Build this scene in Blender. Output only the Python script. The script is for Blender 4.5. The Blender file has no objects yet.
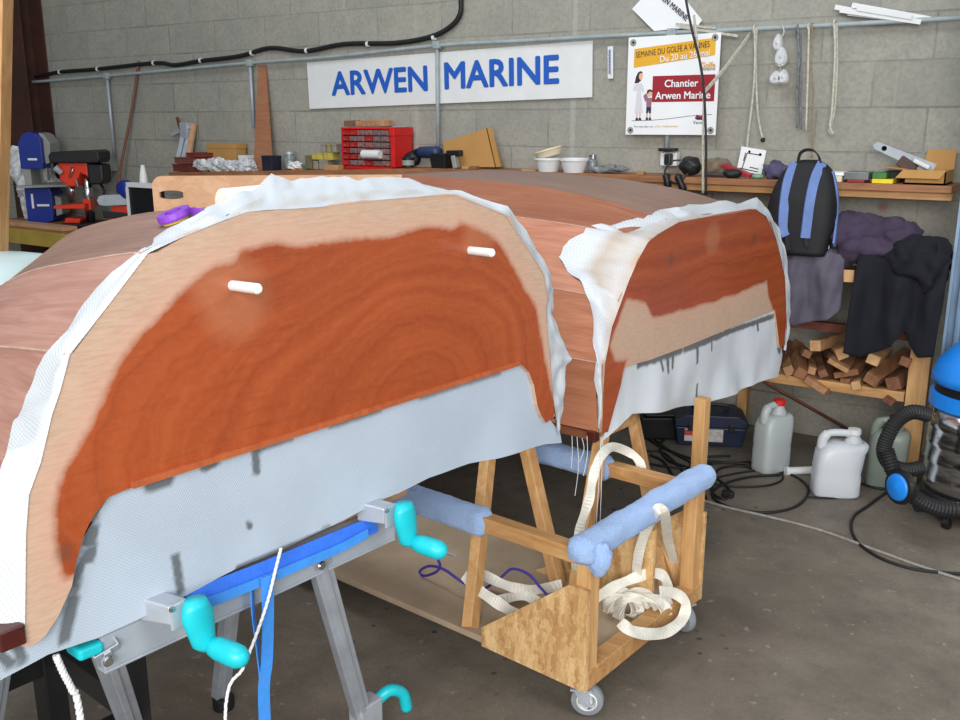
import bpy, bmesh, math, random
from math import sin, cos, pi, radians, sqrt
from mathutils import Vector as V, Matrix, noise
from mathutils.geometry import delaunay_2d_cdt
from mathutils.bvhtree import BVHTree
random.seed(7)
SC = bpy.context.scene
COL = SC.collection
# ------------------------------------------------------------------ camera
F = 950.0; PITCH = radians(14.2); YAW = radians(33.8); EYE = V((0, 0, 1.6))
RT = V((cos(YAW), sin(YAW), 0)); FW = V((-sin(YAW), cos(YAW), 0)); UP = V((0, 0, 1))
def c2w(x, y, z=0): return RT * x + FW * y + UP * z
def D(u, v):
    a = (u - 480) / F; b = (360 - v) / F
    return RT * a + FW * (cos(PITCH) + b * sin(PITCH)) + UP * (-sin(PITCH) + b * cos(PITCH))
def at_z(u, v, z): d = D(u, v); return EYE + d * ((z - 1.6) / d.z)
def at_y(u, v, y): d = D(u, v); return EYE + d * (y / d.y)
def at_d(u, v, dist): d = D(u, v); return EYE + d * (dist / d.dot(FW))
cam = bpy.data.cameras.new('camera'); co = bpy.data.objects.new('camera', cam); COL.objects.link(co)
cam.sensor_width = 36; cam.lens = F / 960 * 36; cam.clip_start = .02
co.location = EYE; co.rotation_euler = (pi / 2 - PITCH, 0, YAW); SC.camera = co
WALL_Y = 4.886
# ------------------------------------------------------------------ object helpers
def wm(o):
    m = o.matrix_basis.copy()
    while o.parent: o = o.parent; m = o.matrix_basis @ m
    return m
def tag(o, label=None, cat=None, group=None, kind=None):
    if label: o['label'] = label
    if cat: o['category'] = cat
    if group: o['group'] = group
    if kind: o['kind'] = kind
    return o
def thing(name, label, cat, loc, group=None, rz=0):
    o = bpy.data.objects.new(name, None); COL.objects.link(o); o.empty_display_size = .05
    o.location = loc; o.rotation_euler = (0, 0, rz)
    return tag(o, label, cat, group)
class MB:
    def __init__(s, M=None): s.v = []; s.f = []; s.fm = []; s.M = M or Matrix(); s.attr = {}; s.uv = None; s.mi = 0
    def add(s, vs, fs):
        n = len(s.v); s.v += [s.M @ V(p) for p in vs]; s.f += [[i + n for i in f] for f in fs]; s.fm += [s.mi] * len(fs); return s
    def box(s, c, sz, R=None):
        c = V(c); h = V(sz) / 2; R = R or Matrix.Identity(3)
        vs = [c + R @ V((x * h.x, y * h.y, z * h.z)) for x in (-1, 1) for y in (-1, 1) for z in (-1, 1)]
        return s.add(vs, [(0, 1, 3, 2), (4, 6, 7, 5), (0, 4, 5, 1), (2, 3, 7, 6), (0, 2, 6, 4), (1, 5, 7, 3)])
    def span(s, lo, hi):
        lo = V(lo); hi = V(hi); return s.box((lo + hi) / 2, hi - lo)
    def bar(s, p, q, w, h, up=(0, 0, 1), taper=1):
        p = V(p); q = V(q); d = (q - p).normalized(); up = V(up)
        if abs(d.dot(up.normalized())) > .98: up = V((1, .2, 0))
        x = d.cross(up).normalized(); y = x.cross(d).normalized()
        vs = []
        for e, k in ((p, 1), (q, taper)):
            for a, b in ((-1, -1), (1, -1), (1, 1), (-1, 1)): vs.append(e + x * (a * w / 2 * k) + y * (b * h / 2 * k))
        return s.add(vs, [(3, 2, 1, 0), (4, 5, 6, 7), (0, 1, 5, 4), (1, 2, 6, 5), (2, 3, 7, 6), (3, 0, 4, 7)])
    def tube(s, pts, r, n=8, cap=True):
        pts = [V(p) for p in pts]; N = len(pts); rr = r if isinstance(r, (list, tuple)) else [r] * N
        vs = []; fs = []; prev = None
        for i, p in enumerate(pts):
            d = (pts[min(i + 1, N - 1)] - pts[max(i - 1, 0)])
            d = d.normalized() if d.length > 1e-9 else V((0, 0, 1))
            if prev is None:
                a = V((0, 0, 1)) if abs(d.z) < .9 else V((1, 0, 0)); x = d.cross(a).normalized()
            else:
                x = prev - d * prev.dot(d); x = x.normalized() if x.length > 1e-6 else d.orthogonal().normalized()
            prev = x; y = d.cross(x)
            vs += [p + (x * cos(2 * pi * k / n) + y * sin(2 * pi * k / n)) * rr[i] for k in range(n)]
        for i in range(N - 1):
            for k in range(n): fs.append((i * n + k, i * n + (k + 1) % n, (i + 1) * n + (k + 1) % n, (i + 1) * n + k))
        if cap: fs += [tuple(range(n))[::-1], tuple(range((N - 1) * n, N * n))]
        return s.add(vs, fs)
    def cyl(s, p, q, r, n=20, r2=None): return s.tube([p, q], [r, r if r2 is None else r2], n)
    def lathe(s, prof, c=(0, 0, 0), axis=None, n=28):
        c = V(c); R = V((0, 0, 1)).rotation_difference(V(axis or (0, 0, 1))).to_matrix(); vs = []; fs = []
        for r, z in prof: vs += [c + R @ V((r * cos(2 * pi * k / n), r * sin(2 * pi * k / n), z)) for k in range(n)]
        for i in range(len(prof) - 1):
            for k in range(n): fs.append((i * n + k, i * n + (k + 1) % n, (i + 1) * n + (k + 1) % n, (i + 1) * n + k))
        if prof[0][0] > 1e-4: fs.append(tuple(range(n))[::-1])
        if prof[-1][0] > 1e-4: fs.append(tuple(range((len(prof) - 1) * n, len(prof) * n)))
        return s.add(vs, fs)
    def prism(s, poly, th):            # polygon of 3-D points, thickness vector
        poly = [V(p) for p in poly]; th = V(th); n = len(poly)
        return s.add(poly + [p + th for p in poly], [tuple(range(n))[::-1], tuple(range(n, 2 * n))] + [(i, (i + 1) % n, (i + 1) % n + n, i + n) for i in range(n)])
    def ribbon(s, pts, w, side, th=.002):
        pts = [V(p) for p in pts]; N = len(pts); vs = []; fs = []
        for i, p in enumerate(pts):
            sd = V(side[i] if isinstance(side, list) else side); d = (pts[min(i + 1, N - 1)] - pts[max(i - 1, 0)]).normalized()
            sd = (sd - d * sd.dot(d)).normalized(); nn = d.cross(sd)
            for a, b in ((-1, -1), (1, -1), (1, 1), (-1, 1)): vs.append(p + sd * a * w / 2 + nn * b * th / 2)
        for i in range(N - 1):
            for k in range(4): fs.append((i * 4 + k, i * 4 + (k + 1) % 4, i * 4 + 4 + (k + 1) % 4, i * 4 + 4 + k))
        fs += [(3, 2, 1, 0), tuple(range(4 * N - 4, 4 * N))]
        return s.add(vs, fs)
    def sheet(s, fn, nu, nv):
        vs = [fn(i / (nu - 1), j / (nv - 1)) for j in range(nv) for i in range(nu)]
        return s.add(vs, [(j * nu + i, j * nu + i + 1, (j + 1) * nu + i + 1, (j + 1) * nu + i) for j in range(nv - 1) for i in range(nu - 1)])
    def loft(s, rings, cap=True):
        n = len(rings[0]); vs = [p for r in rings for p in r]
        fs = [(i * n + k, i * n + (k + 1) % n, (i + 1) * n + (k + 1) % n, (i + 1) * n + k) for i in range(len(rings) - 1) for k in range(n)]
        if cap: fs += [tuple(range(n))[::-1], tuple(range((len(rings) - 1) * n, len(rings) * n))]
        return s.add(vs, fs)
    def blob(s, c, r, amp=.1, fr=6, sub=3, seed=0):
        bm = bmesh.new(); bmesh.ops.create_icosphere(bm, subdivisions=sub, radius=1)
        c = V(c); r = V(r) if not isinstance(r, (int, float)) else V((r, r, r))
        vs = []
        for q in bm.verts:
            k = 1 + amp * noise.noise(q.co * fr / 3 + V((seed, seed * 1.7, 0))) + amp * .6 * abs(noise.noise(q.co * fr + V((seed, 0, 3))))
            vs.append(c + V((q.co.x * r.x, q.co.y * r.y, q.co.z * r.z)) * k)
        bm.verts.index_update(); fs = [[q.index for q in f.verts] for f in bm.faces]; bm.free()
        return s.add(vs, fs)
    def build(s, name, mats, parent=None, bevel=0, smooth=False, solid=0, sub=0, weld=False, fixn=True, **tg):
        if parent is None:
            xs = [p.x for p in s.v]; ys = [p.y for p in s.v]; zs = [p.z for p in s.v]
            loc = V(((min(xs) + max(xs)) / 2, (min(ys) + max(ys)) / 2, min(zs))); inv = Matrix.Translation(-loc)
        else: inv = wm(parent).inverted()
        me = bpy.data.meshes.new(name); me.from_pydata([inv @ p for p in s.v], [], s.f)
        if not isinstance(mats, (list, tuple)): mats = [mats]
        for m in mats: me.materials.append(m)
        for p, mi in zip(me.polygons, s.fm): p.material_index = mi; p.use_smooth = smooth
        for k, vals in s.attr.items():
            at = me.attributes.new(k, 'FLOAT', 'POINT'); at.data.foreach_set('value', vals)
        if s.uv:
            l = me.uv_layers.new(name='UVMap')
            for i, lp in enumerate(me.loops): l.data[i].uv = s.uv[lp.vertex_index]
        if fixn or weld:
            bm = bmesh.new(); bm.from_mesh(me)
            if weld: bmesh.ops.remove_doubles(bm, verts=bm.verts, dist=1e-4)
            bmesh.ops.recalc_face_normals(bm, faces=bm.faces); bm.to_mesh(me); bm.free()
        me.update()
        o = bpy.data.objects.new(name, me); COL.objects.link(o)
        if parent is None: o.location = loc
        else: o.parent = parent
        if solid: m = o.modifiers.new('solid', 'SOLIDIFY'); m.thickness = solid; m.offset = 0
        if bevel: m = o.modifiers.new('bevel', 'BEVEL'); m.width = bevel; m.segments = 2; m.limit_method = 'ANGLE'
        if sub: m = o.modifiers.new('sub', 'SUBSURF'); m.levels = sub; m.render_levels = sub
        if smooth and (bevel or True): pass
        return tag(o, **tg)
def spline(pts, n=8):
    pts = [V(p) for p in pts]; out = []
    for i in range(len(pts) - 1):
        p0 = pts[max(i - 1, 0)]; p1 = pts[i]; p2 = pts[i + 1]; p3 = pts[min(i + 2, len(pts) - 1)]
        for k in range(n):
            t = k / n
            out.append(.5 * ((2 * p1) + (p2 - p0) * t + (2 * p0 - 5 * p1 + 4 * p2 - p3) * t * t + (3 * p1 - p0 - 3 * p2 + p3) * t ** 3))
    return out + [pts[-1]]
def lerp(a, b, t): return a + (b - a) * t
def interp(x, xs, ys):
    for i in range(len(xs) - 1):
        if x <= xs[i + 1]: return lerp(ys[i], ys[i + 1], (x - xs[i]) / (xs[i + 1] - xs[i]))
    return ys[-1]
def srgb(r, g, b): return tuple(((c / 255) / 12.92 if c / 255 <= .04045 else ((c / 255 + .055) / 1.055) ** 2.4) for c in (r, g, b)) + (1,)
# ------------------------------------------------------------------ materials
class NT:
    def __init__(s, name):
        s.m = bpy.data.materials.new(name); s.m.use_nodes = True; s.t = s.m.node_tree; s.t.nodes.clear()
        s.o = s.n('ShaderNodeOutputMaterial'); s.b = s.n('ShaderNodeBsdfPrincipled'); s.l(s.b.outputs[0], s.o.inputs[0])
    def n(s, t, **k):
        q = s.t.nodes.new(t)
        for a, b in k.items(): setattr(q, a, b)
        return q
    def l(s, a, b): s.t.links.new(a, b)
    def val(s, sock, v):
        if hasattr(v, 'is_output') or isinstance(v, bpy.types.NodeSocket): s.l(v, sock)
        else: sock.default_value = v
    def co(s, kind='Object', scale=(1, 1, 1), rot=(0, 0, 0)):
        c = s.n('ShaderNodeTexCoord'); m = s.n('ShaderNodeMapping'); m.inputs['Scale'].default_value = scale; m.inputs['Rotation'].default_value = rot
        s.l(c.outputs[kind], m.inputs[0]); return m.outputs[0]
    def noise(s, co, scale=5, det=4, rough=.6, dist=0, out='Fac'):
        q = s.n('ShaderNodeTexNoise'); s.l(co, q.inputs['Vector']); q.inputs['Scale'].default_value = scale; q.inputs['Detail'].default_value = det
        q.inputs['Roughness'].default_value = rough; q.inputs['Distortion'].default_value = dist; return q.outputs[out]
    def ramp(s, fac, stops):
        q = s.n('ShaderNodeValToRGB'); s.l(fac, q.inputs[0]); e = q.color_ramp.elements
        while len(e) < len(stops): e.new(.5)
        for i, (p, c) in enumerate(stops): e[i].position = p; e[i].color = c if len(c) == 4 else tuple(c) + (1,)
        return q.outputs[0]
    def mix(s, fac, a, b, mode='MIX'):
        q = s.n('ShaderNodeMix', data_type='RGBA', blend_type=mode); s.val(q.inputs[0], fac); s.val(q.inputs[6], a); s.val(q.inputs[7], b); return q.outputs[2]
    def math(s, op, a, b=0, clamp=False):
        q = s.n('ShaderNodeMath', operation=op); q.use_clamp = clamp; s.val(q.inputs[0], a); s.val(q.inputs[1], b); return q.outputs[0]
    def mapr(s, x, a, b, c=0, d=1):
        q = s.n('ShaderNodeMapRange'); s.val(q.inputs[0], x); q.inputs[1].default_value = a; q.inputs[2].default_value = b; q.inputs[3].default_value = c; q.inputs[4].default_value = d; return q.outputs[0]
    def attr(s, name): q = s.n('ShaderNodeAttribute'); q.attribute_name = name; return q.outputs['Fac']
    def bump(s, h, st=.3, dist=.01):
        q = s.n('ShaderNodeBump'); q.inputs['Strength'].default_value = st; q.inputs['Distance'].default_value = dist; s.l(h, q.inputs['Height']); s.l(q.outputs[0], s.b.inputs['Normal'])
    def fin(s, col=None, rough=None, metal=None, **k):
        if col is not None: s.val(s.b.inputs['Base Color'], col)
        if rough is not None: s.val(s.b.inputs['Roughness'], rough)
        if metal is not None: s.val(s.b.inputs['Metallic'], metal)
        for a, b in k.items(): s.val(s.b.inputs[a.replace('_', ' ')], b)
        return s.m
def dk(c, f): return tuple(x * f for x in c[:3]) + (1,)
def plain(name, c, rough=.6, var=.25, scale=9, metal=0, bump=0, **k):
    q = NT(name); f = q.noise(q.co(), scale, 5)
    col = q.ramp(f, [(.3, dk(c, 1 - var)), (.7, dk(c, 1 + var * .5))])
    if bump: q.bump(q.noise(q.co(), scale * 6, 4), bump, .004)
    return q.fin(col, rough, metal, **k)
def wood(name, c, c2, rot=(0, 0, 0), scale=3, stretch=(1, 12, 12), rough=.6, bump=.1):
    q = NT(name); co = q.co('Object', stretch, rot); f = q.noise(co, scale, 6, .65, .8)
    g = q.noise(q.co(), 3, 3)
    col = q.mix(q.mapr(g, .3, .7, 0, .35), q.ramp(f, [(.3, c2), (.65, c)]), dk(c2, .8))
    q.bump(f, bump, .004); return q.fin(col, rough)
PINE = wood('pine_timber', srgb(224, 180, 124), srgb(186, 134, 80), stretch=(10, 10, 1.2), rough=.6)
PINE_X = wood('pine_timber_along', srgb(214, 168, 112), srgb(172, 122, 72), stretch=(1.2, 10, 10), rough=.6)
PLYLIGHT = wood('light_plywood', srgb(214, 172, 135), srgb(190, 140, 102), stretch=(1.5, 8, 8), rough=.55, bump=.03)
OFFCUT = [wood('offcut_wood_%d' % i, srgb(*a), srgb(*b), stretch=(6, 2, 6), rough=.75) for i, (a, b) in enumerate([((196, 148, 104), (140, 96, 62)), ((168, 118, 80), (112, 74, 48)), ((216, 176, 128), (170, 124, 80)), ((150, 100, 70), (96, 62, 42))])]
BENCHW = wood('bench_wood', srgb(178, 122, 82), srgb(130, 84, 56), stretch=(1.2, 9, 9))
MAHOG = wood('dark_mahogany', srgb(92, 34, 26), srgb(60, 18, 14), stretch=(2, 8, 8), rough=.35)
STEEL = plain('galvanised_steel', srgb(186, 193, 202), .36, .15, 14, .35)
PALESTEEL = plain('pale_painted_steel', srgb(176, 184, 194), .45, .12, 14, .25)
CHROME = plain('polished_steel', srgb(205, 208, 212), .16, .1, 5, 1)
PIPEG = plain('grey_painted_pipe', srgb(160, 172, 174), .5, .2, 12)
TURQ = plain('turquoise_plastic', srgb(24, 196, 208), .4, .12, 20)
BLACK = plain('black_plastic', srgb(22, 22, 25), .45, .3, 12)
RUBBER = plain('black_rubber', srgb(26, 26, 28), .6, .3, 10)
WHITE = plain('white_plastic', srgb(228, 230, 230), .45, .06, 8)
REDP = plain('red_plastic', srgb(214, 30, 28), .4, .12, 8)
ORANGEP = plain('orange_red_paint', srgb(226, 58, 26), .4, .12, 8)
BLUEM = plain('blue_machine_paint', srgb(24, 48, 140), .4, .15, 8)
BLUEV = plain('bright_blue_plastic', srgb(30, 134, 232), .35, .08, 8)
GREYM = plain('grey_machine_paint', srgb(150, 152, 146), .5, .15, 8)
CARD = plain('brown_cardboard', srgb(188, 142, 82), .8, .12, 5)
ROPEW = plain('pale_rope', srgb(196, 192, 178), .8, .3, 60, bump=.4)
ROPEWW = plain('white_rope', srgb(236, 236, 236), .8, .15, 80, bump=.5)
WEB = plain('white_webbing', srgb(230, 226, 214), .75, .12, 30, bump=.2)
BLUESTRAP = plain('blue_strap', srgb(52, 118, 232), .6, .15, 40, bump=.3)
LBLUESTRAP = plain('light_blue_strap', srgb(66, 150, 240), .6, .12, 40, bump=.3)
RUST = plain('rusty_steel', srgb(112, 62, 48), .8, .4, 20)
PURPLE = plain('purple_tape', srgb(134, 66, 190), .4, .15, 10)
PAPER = plain('white_paper', srgb(238, 240, 242), .7, .03, 3)
BLUEINK = plain('blue_lettering', srgb(28, 92, 190), .6, .05, 5)
DARKINK = plain('dark_lettering', srgb(50, 44, 44), .7, .05, 5)
OCHRE = plain('ochre_print', srgb(230, 172, 44), .6, .04, 5)
WINE = plain('wine_red_print', srgb(156, 26, 40), .6, .04, 5)
SKIN = plain('skin_print', srgb(230, 180, 150), .7, .03, 5)
OCHREINK = plain('ochre_lettering', srgb(208, 170, 80), .7, .05, 5)
def pad_mat():
    q = NT('blue_fleece'); f = q.noise(q.co(), 120, 4, .8); g = q.noise(q.co(), 14, 3)
    q.bump(q.math('ADD', f, g), .9, .012)
    return q.fin(q.mix(f, srgb(148, 188, 252), srgb(190, 218, 255)), .95, Sheen_Weight=.3)
PAD = pad_mat()
def osb():
    q = NT('osb_board'); cols = []
    for r in ((.3, .4, .8), (1.1, -.5, .2), (-.6, .9, -1.0)):
        v = q.n('ShaderNodeTexVoronoi'); v.inputs['Scale'].default_value = 42; d = q.co('Object', (1, 1, .3), r)
        q.l(q.mix(.04, d, q.noise(q.co(), 30, 3, out='Color'), 'ADD'), v.inputs['Vector']); sp = q.n('ShaderNodeSeparateColor'); q.l(v.outputs['Color'], sp.inputs[0]); cols.append(sp)
    f = q.math('MULTIPLY', q.math('ADD', q.math('ADD', cols[0].outputs[0], cols[1].outputs[1]), cols[2].outputs[2]), .333)
    n = q.noise(q.co('Object', (30, 30, 6)), 6, 4)
    c = q.ramp(f, [(.2, srgb(178, 132, 82)), (.5, srgb(210, 170, 116)), (.8, srgb(226, 190, 138))])
    q.bump(f, .25, .003)
    return q.fin(q.mix(q.mapr(n, .5, .7, 0, .4), c, srgb(150, 106, 62)), .7)
OSB = osb()
def jugmat(name, c, a=.75):
    q = NT(name); return q.fin(c, .35, 0, Alpha=1.0, Subsurface_Weight=.25, Subsurface_Radius=(.05, .05, .05), Transmission_Weight=.35)
# ------------------------------------------------------------------ setting
def wallmat():
    q = NT('concrete_block_wall'); tc = q.n('ShaderNodeTexCoord')
    sp = q.n('ShaderNodeSeparateXYZ'); q.l(tc.outputs['Object'], sp.inputs[0])
    cb = q.n('ShaderNodeCombineXYZ'); q.l(sp.outputs[0], cb.inputs[0]); q.l(q.math('ADD', sp.outputs[2], 0.012), cb.inputs[1])
    br = q.n('ShaderNodeTexBrick'); q.l(cb.outputs[0], br.inputs['Vector'])
    br.offset = .5; br.inputs['Scale'].default_value = 1; br.inputs['Brick Width'].default_value = .5; br.inputs['Row Height'].default_value = .2083
    br.inputs['Mortar Size'].default_value = .006; br.inputs['Mortar Smooth'].default_value = .4; br.inputs['Bias'].default_value = 0
    br.inputs['Color1'].default_value = (.28, .28, .28, 1); br.inputs['Color2'].default_value = (.72, .72, .72, 1)
    co = q.co()
    big = q.noise(co, .8, 4, .6); fine = q.noise(co, 55, 5, .75); mid = q.noise(co, 7, 4)
    c = q.mix(q.mapr(br.outputs['Color'], .2, .8, 0, 1), srgb(150, 149, 140), srgb(168, 166, 156))
    c = q.mix(q.mapr(big, .35, .65, 0, .5), c, srgb(178, 172, 156))
    c = q.mix(q.mapr(mid, .4, .7, 0, .35), c, srgb(134, 136, 130))
    c = q.mix(q.mapr(fine, .42, .66, 0, .5), c, srgb(124, 124, 118))
    # joints: mostly smeared over, here and there open and dark
    jn = q.mapr(q.noise(co, 2.3, 3), .5, .72, 0, .6)
    c = q.mix(q.math('MULTIPLY', br.outputs['Fac'], jn), c, srgb(92, 92, 88))
    # a red paint mark
    gp = q.n('ShaderNodeNewGeometry'); vd = q.n('ShaderNodeVectorMath', operation='DISTANCE'); q.l(gp.outputs['Position'], vd.inputs[0]); vd.inputs[1].default_value = at_y(883, 207, WALL_Y)
    c = q.mix(q.mapr(q.math('ADD', vd.outputs['Value'], q.math('MULTIPLY', fine, .04)), .028, .055, .6, 0), c, srgb(140, 62, 66))
    # white lime run marks
    w = q.n('ShaderNodeTexNoise'); q.l(q.co('Object', (9, 1, .12)), w.inputs['Vector']); w.inputs['Scale'].default_value = 1.1; w.inputs['Detail'].default_value = 3
    c = q.mix(q.mapr(w.outputs[0], .66, .74, 0, .35), c, srgb(186, 190, 182))
    h = q.math('SUBTRACT', q.math('MULTIPLY', fine, .5), br.outputs['Fac'])
    q.bump(h, .5, .006)
    return q.fin(c, .9)
def floormat():
    q = NT('oily_concrete_floor'); co = q.co()
    a = q.noise(co, 1.3, 5, .6); b = q.noise(co, 6, 6, .7); f = q.noise(co, 90, 4, .7)
    c = q.ramp(a, [(.3, srgb(104, 94, 83)), (.55, srgb(130, 121, 108)), (.75, srgb(146, 137, 124))])
    c = q.mix(q.mapr(b, .42, .7, 0, .55), c, srgb(84, 77, 69)); c = q.mix(q.mapr(f, .4, .75, 0, .35), c, srgb(74, 68, 60))
    sp = q.n('ShaderNodeTexVoronoi'); q.l(co, sp.inputs['Vector']); sp.inputs['Scale'].default_value = 14
    spot = q.math('MULTIPLY', q.mapr(sp.outputs['Distance'], .09, .16, 1, 0), q.mapr(q.noise(co, 1.1, 2), .5, .57, 0, 1))
    c = q.mix(q.math('MULTIPLY', spot, .85), c, srgb(40, 34, 28))
    d = q.math('MULTIPLY', q.mapr(q.noise(co, 25, 2), .68, .72, 0, 1), .4); c = q.mix(d, c, srgb(170, 164, 150))
    q.bump(q.math('ADD', f, b), .18, .004)
    return q.fin(c, q.mapr(b, .3, .7, .5, .75))
def struct(mb, name, m, **k): return mb.build(name, m, kind='structure', **k)
struct(MB().span((-8.8, -5, -.1), (3.2, 5.1, 0)), 'floor', floormat())
struct(MB().span((-8.8, WALL_Y, 0), (3.2, WALL_Y + .2, 4.2)), 'wall_back', wallmat())
struct(MB().span((-8.9, -5, 0), (-8.7, 5.08, 4.2)), 'wall_left', plain('dark_cladding', srgb(96, 96, 92), .8, .3, 3))
# brown steel column against the back wall, grey-blue column at the right, timber post at the left edge
X = at_y(26, 70, WALL_Y - .1).x
mb = MB()
for dy in (-.2, -.005): mb.span((X - .2, WALL_Y + dy - .012, 0), (X + .17, WALL_Y + dy, 4.2))
mb.span((X - .02, WALL_Y - .2, 0), (X, WALL_Y, 4.2))
struct(mb, 'trim_1', plain('brown_column_paint', srgb(74, 44, 36), .7, .4, 4))
P = at_d(954, 250, 4.02); mb = MB()
Mx = Matrix.Translation((P.x, P.y, 0)) @ Matrix.Rotation(radians(6), 4, 'Z')
mb.M = Mx
mb.span((0, -.05, 0), (.012, .10, 4.2)).span((.23, -.05, 0), (.242, .10, 4.2)).span((.012, .02, 0), (.23, .032, 4.2)).tube([(.05, -.02, 0), (.05, -.02, 4.2)], .014)
struct(mb, 'trim_2', plain('grey_blue_column_paint', srgb(126, 152, 176), .55, .25, 5))
mb = MB().bar(at_d(-17, -60, 3.9) + RT * .0, (at_d(-21, 260, 3.9) - at_d(-17, -60, 3.9)) * 1.94 + at_d(-17, -60, 3.9), .20, .09, up=FW)
struct(mb, 'trim_3', PINE, bevel=.004)
# ------------------------------------------------------------------ boat halves
BA = radians(50)
TV = c2w(cos(BA), sin(BA)); AV = c2w(-sin(BA), cos(BA))
def B(t, s, z, base): return TV * t + AV * (base + s) + UP * z
def bpx(u, v, A):
    d = D(u, v); P = EYE + d * (A / d.dot(AV)); return P
def tz(u, v, A): P = bpx(u, v, A); return (P.dot(TV), P.z)
def pdist(p, poly):
    """signed distance to polygon, positive inside"""
    x, y = p; ins = False; best = 1e9; n = len(poly)
    for i in range(n):
        x1, y1 = poly[i]; x2, y2 = poly[(i + 1) % n]
        if (y1 > y) != (y2 > y) and x < (x2 - x1) * (y - y1) / (y2 - y1) + x1: ins = not ins
        dx = x2 - x1; dy = y2 - y1; l = dx * dx + dy * dy
        t = max(0, min(1, ((x - x1) * dx + (y - y1) * dy) / l)) if l else 0
        best = min(best, (x - x1 - t * dx) ** 2 + (y - y1 - t * dy) ** 2)
    return sqrt(best) * (1 if ins else -1)
def resample(poly, step):
    out = []
    for i in range(len(poly)):
        a = V(poly[i]); b = V(poly[(i + 1) % len(poly)]); n = max(1, int((b - a).length / step))
        out += [a + (b - a) * (k / n) for k in range(n)]
    return out
def fill(poly, step):
    bd = resample(poly, step); n = len(bd); pts = list(bd)
    x0 = min(p.x for p in bd); x1 = max(p.x for p in bd); y0 = min(p.y for p in bd); y1 = max(p.y for p in bd)
    pl = [(p.x, p.y) for p in bd]; y = y0; k = 0
    while y < y1:
        x = x0 + (k % 2) * step / 2
        while x < x1:
            if pdist((x, y), pl) > step * .55: pts.append(V((x, y)))
            x += step
        y += step * .87; k += 1
    r = delaunay_2d_cdt(pts, [(i, (i + 1) % n) for i in range(n)], [list(range(n))], 1, 1e-5)
    return [(p.x, p.y) for p in r[0]], [list(f) for f in r[2]], bd
def woodhull(name, c1, c2, c3, wet=0):
    q = NT(name); co = q.co('UV', (1.2, 14, 1)); f = q.noise(co, 2.2, 6, .65, 1.2); g = q.noise(q.co('UV', (1, 2, 1)), 2.4, 4)
    h = q.noise(q.co('UV', (3, 90, 1)), 2, 3)
    c = q.ramp(f, [(.3, c2), (.55, c1), (.75, c3)]); c = q.mix(q.mapr(g, .35, .7, 0, .5), c, c2); c = q.mix(q.mapr(h, .4, .7, 0, .25), c, dk(c2, .7))
    q.bump(h, .05, .003); return q.fin(c, .5)
def bulkmat(name, bright=1):
    q = NT(name)
    wet = q.attr('wet'); gr = q.attr('grain')
    uv = q.co('UV'); n1 = q.noise(uv, 9, 5, .65); n2 = q.noise(uv, 60, 4, .7); n3 = q.noise(uv, 3.0, 4, .6)
    w = q.math('ADD', wet, q.math('MULTIPLY', q.math('SUBTRACT', n1, .5), .035))
    k = q.mapr(w, -.006, .010, 0, 1)
    # grain lines follow the flame figure around the knot
    gg = q.math('ADD', q.math('MULTIPLY', gr, 1), q.math('MULTIPLY', n3, .12))
    nz = q.n('ShaderNodeTexNoise', noise_dimensions='1D'); q.l(gg, nz.inputs['W']); nz.inputs['Scale'].default_value = 24; nz.inputs['Detail'].default_value = 5; nz.inputs['Roughness'].default_value = .6
    ring = nz.outputs[0]
    s1 = q.noise(q.co('UV', (4, 30, 1)), 6, 5, .7)
    orange = q.ramp(ring, [(.28, srgb(152, 67, 31)), (.5, srgb(168, 78, 37)), (.75, srgb(179, 88, 45))])
    orange = q.mix(q.mapr(n3, .4, .7, 0, .45), orange, srgb(146, 64, 32)); orange = q.mix(q.mapr(n2, .45, .75, 0, .14), orange, srgb(206, 122, 76))
    stk = q.noise(q.co('UV', (2.2, 26, 1), (0, 0, radians(-24))), 2.2, 5, .7)
    orange = q.mix(q.mapr(stk, .52, .72, 0, .45), orange, srgb(134, 58, 30))
    orange = q.mix(q.mapr(q.attr('pale'), 0, 1, 0, .3), orange, srgb(196, 140, 104))
    tan = q.ramp(s1, [(.3, srgb(184, 150, 126)), (.6, srgb(202, 172, 148))]); tan = q.mix(q.mapr(n1, .4, .75, 0, .4), tan, srgb(216, 180, 158))
    c = q.mix(k, tan, orange)
    band = q.math('MULTIPLY', q.mapr(wet, -.05, -.005, 0, 1), q.math('SUBTRACT', 1, k)); c = q.mix(q.math('MULTIPLY', band, .45), c, srgb(210, 158, 136))
    c = q.mix(q.mapr(q.attr('knot'), 0, 1, 0, .7), c, srgb(96, 70, 56))
    q.bump(n2, .04, .002)
    return q.fin(c, q.mapr(k, 0, 1, .55, .34))
def clothmat(name, base, dark, sc=420, rough=.36, sn=.25, wk=.22):
    q = NT(name); st = q.attr('stain')
    w1 = q.n('ShaderNodeTexWave', wave_type='BANDS', bands_direction='X'); w2 = q.n('ShaderNodeTexWave', wave_type='BANDS', bands_direction='Y')
    uv = q.co('UV', (1, 1, 1), (0, 0, radians(38)))
    for w in (w1, w2): q.l(uv, w.inputs['Vector']); w.inputs['Scale'].default_value = sc / 6.283; w.inputs['Distortion'].default_value = .6; w.inputs['Detail'].default_value = 1
    wv = q.math('MULTIPLY', w1.outputs['Fac'], w2.outputs['Fac'])
    n = q.noise(q.co('UV'), 6, 4); n2 = q.noise(q.co('UV'), 30, 4)
    c = q.mix(q.mapr(n, .3, .7, 0, .5), base, dk(base, .82)); c = q.mix(q.math('MULTIPLY', wv, wk), c, dk(base, .55))
    k = q.mapr(q.math('ADD', st, q.math('MULTIPLY', q.math('SUBTRACT', n2, .5), sn)), .15, .6, 0, .85)
    c = q.mix(k, c, dark)
    q.bump(wv, .35, .0015)
    return q.fin(c, rough, 0, Specular_IOR_Level=.6)
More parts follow.
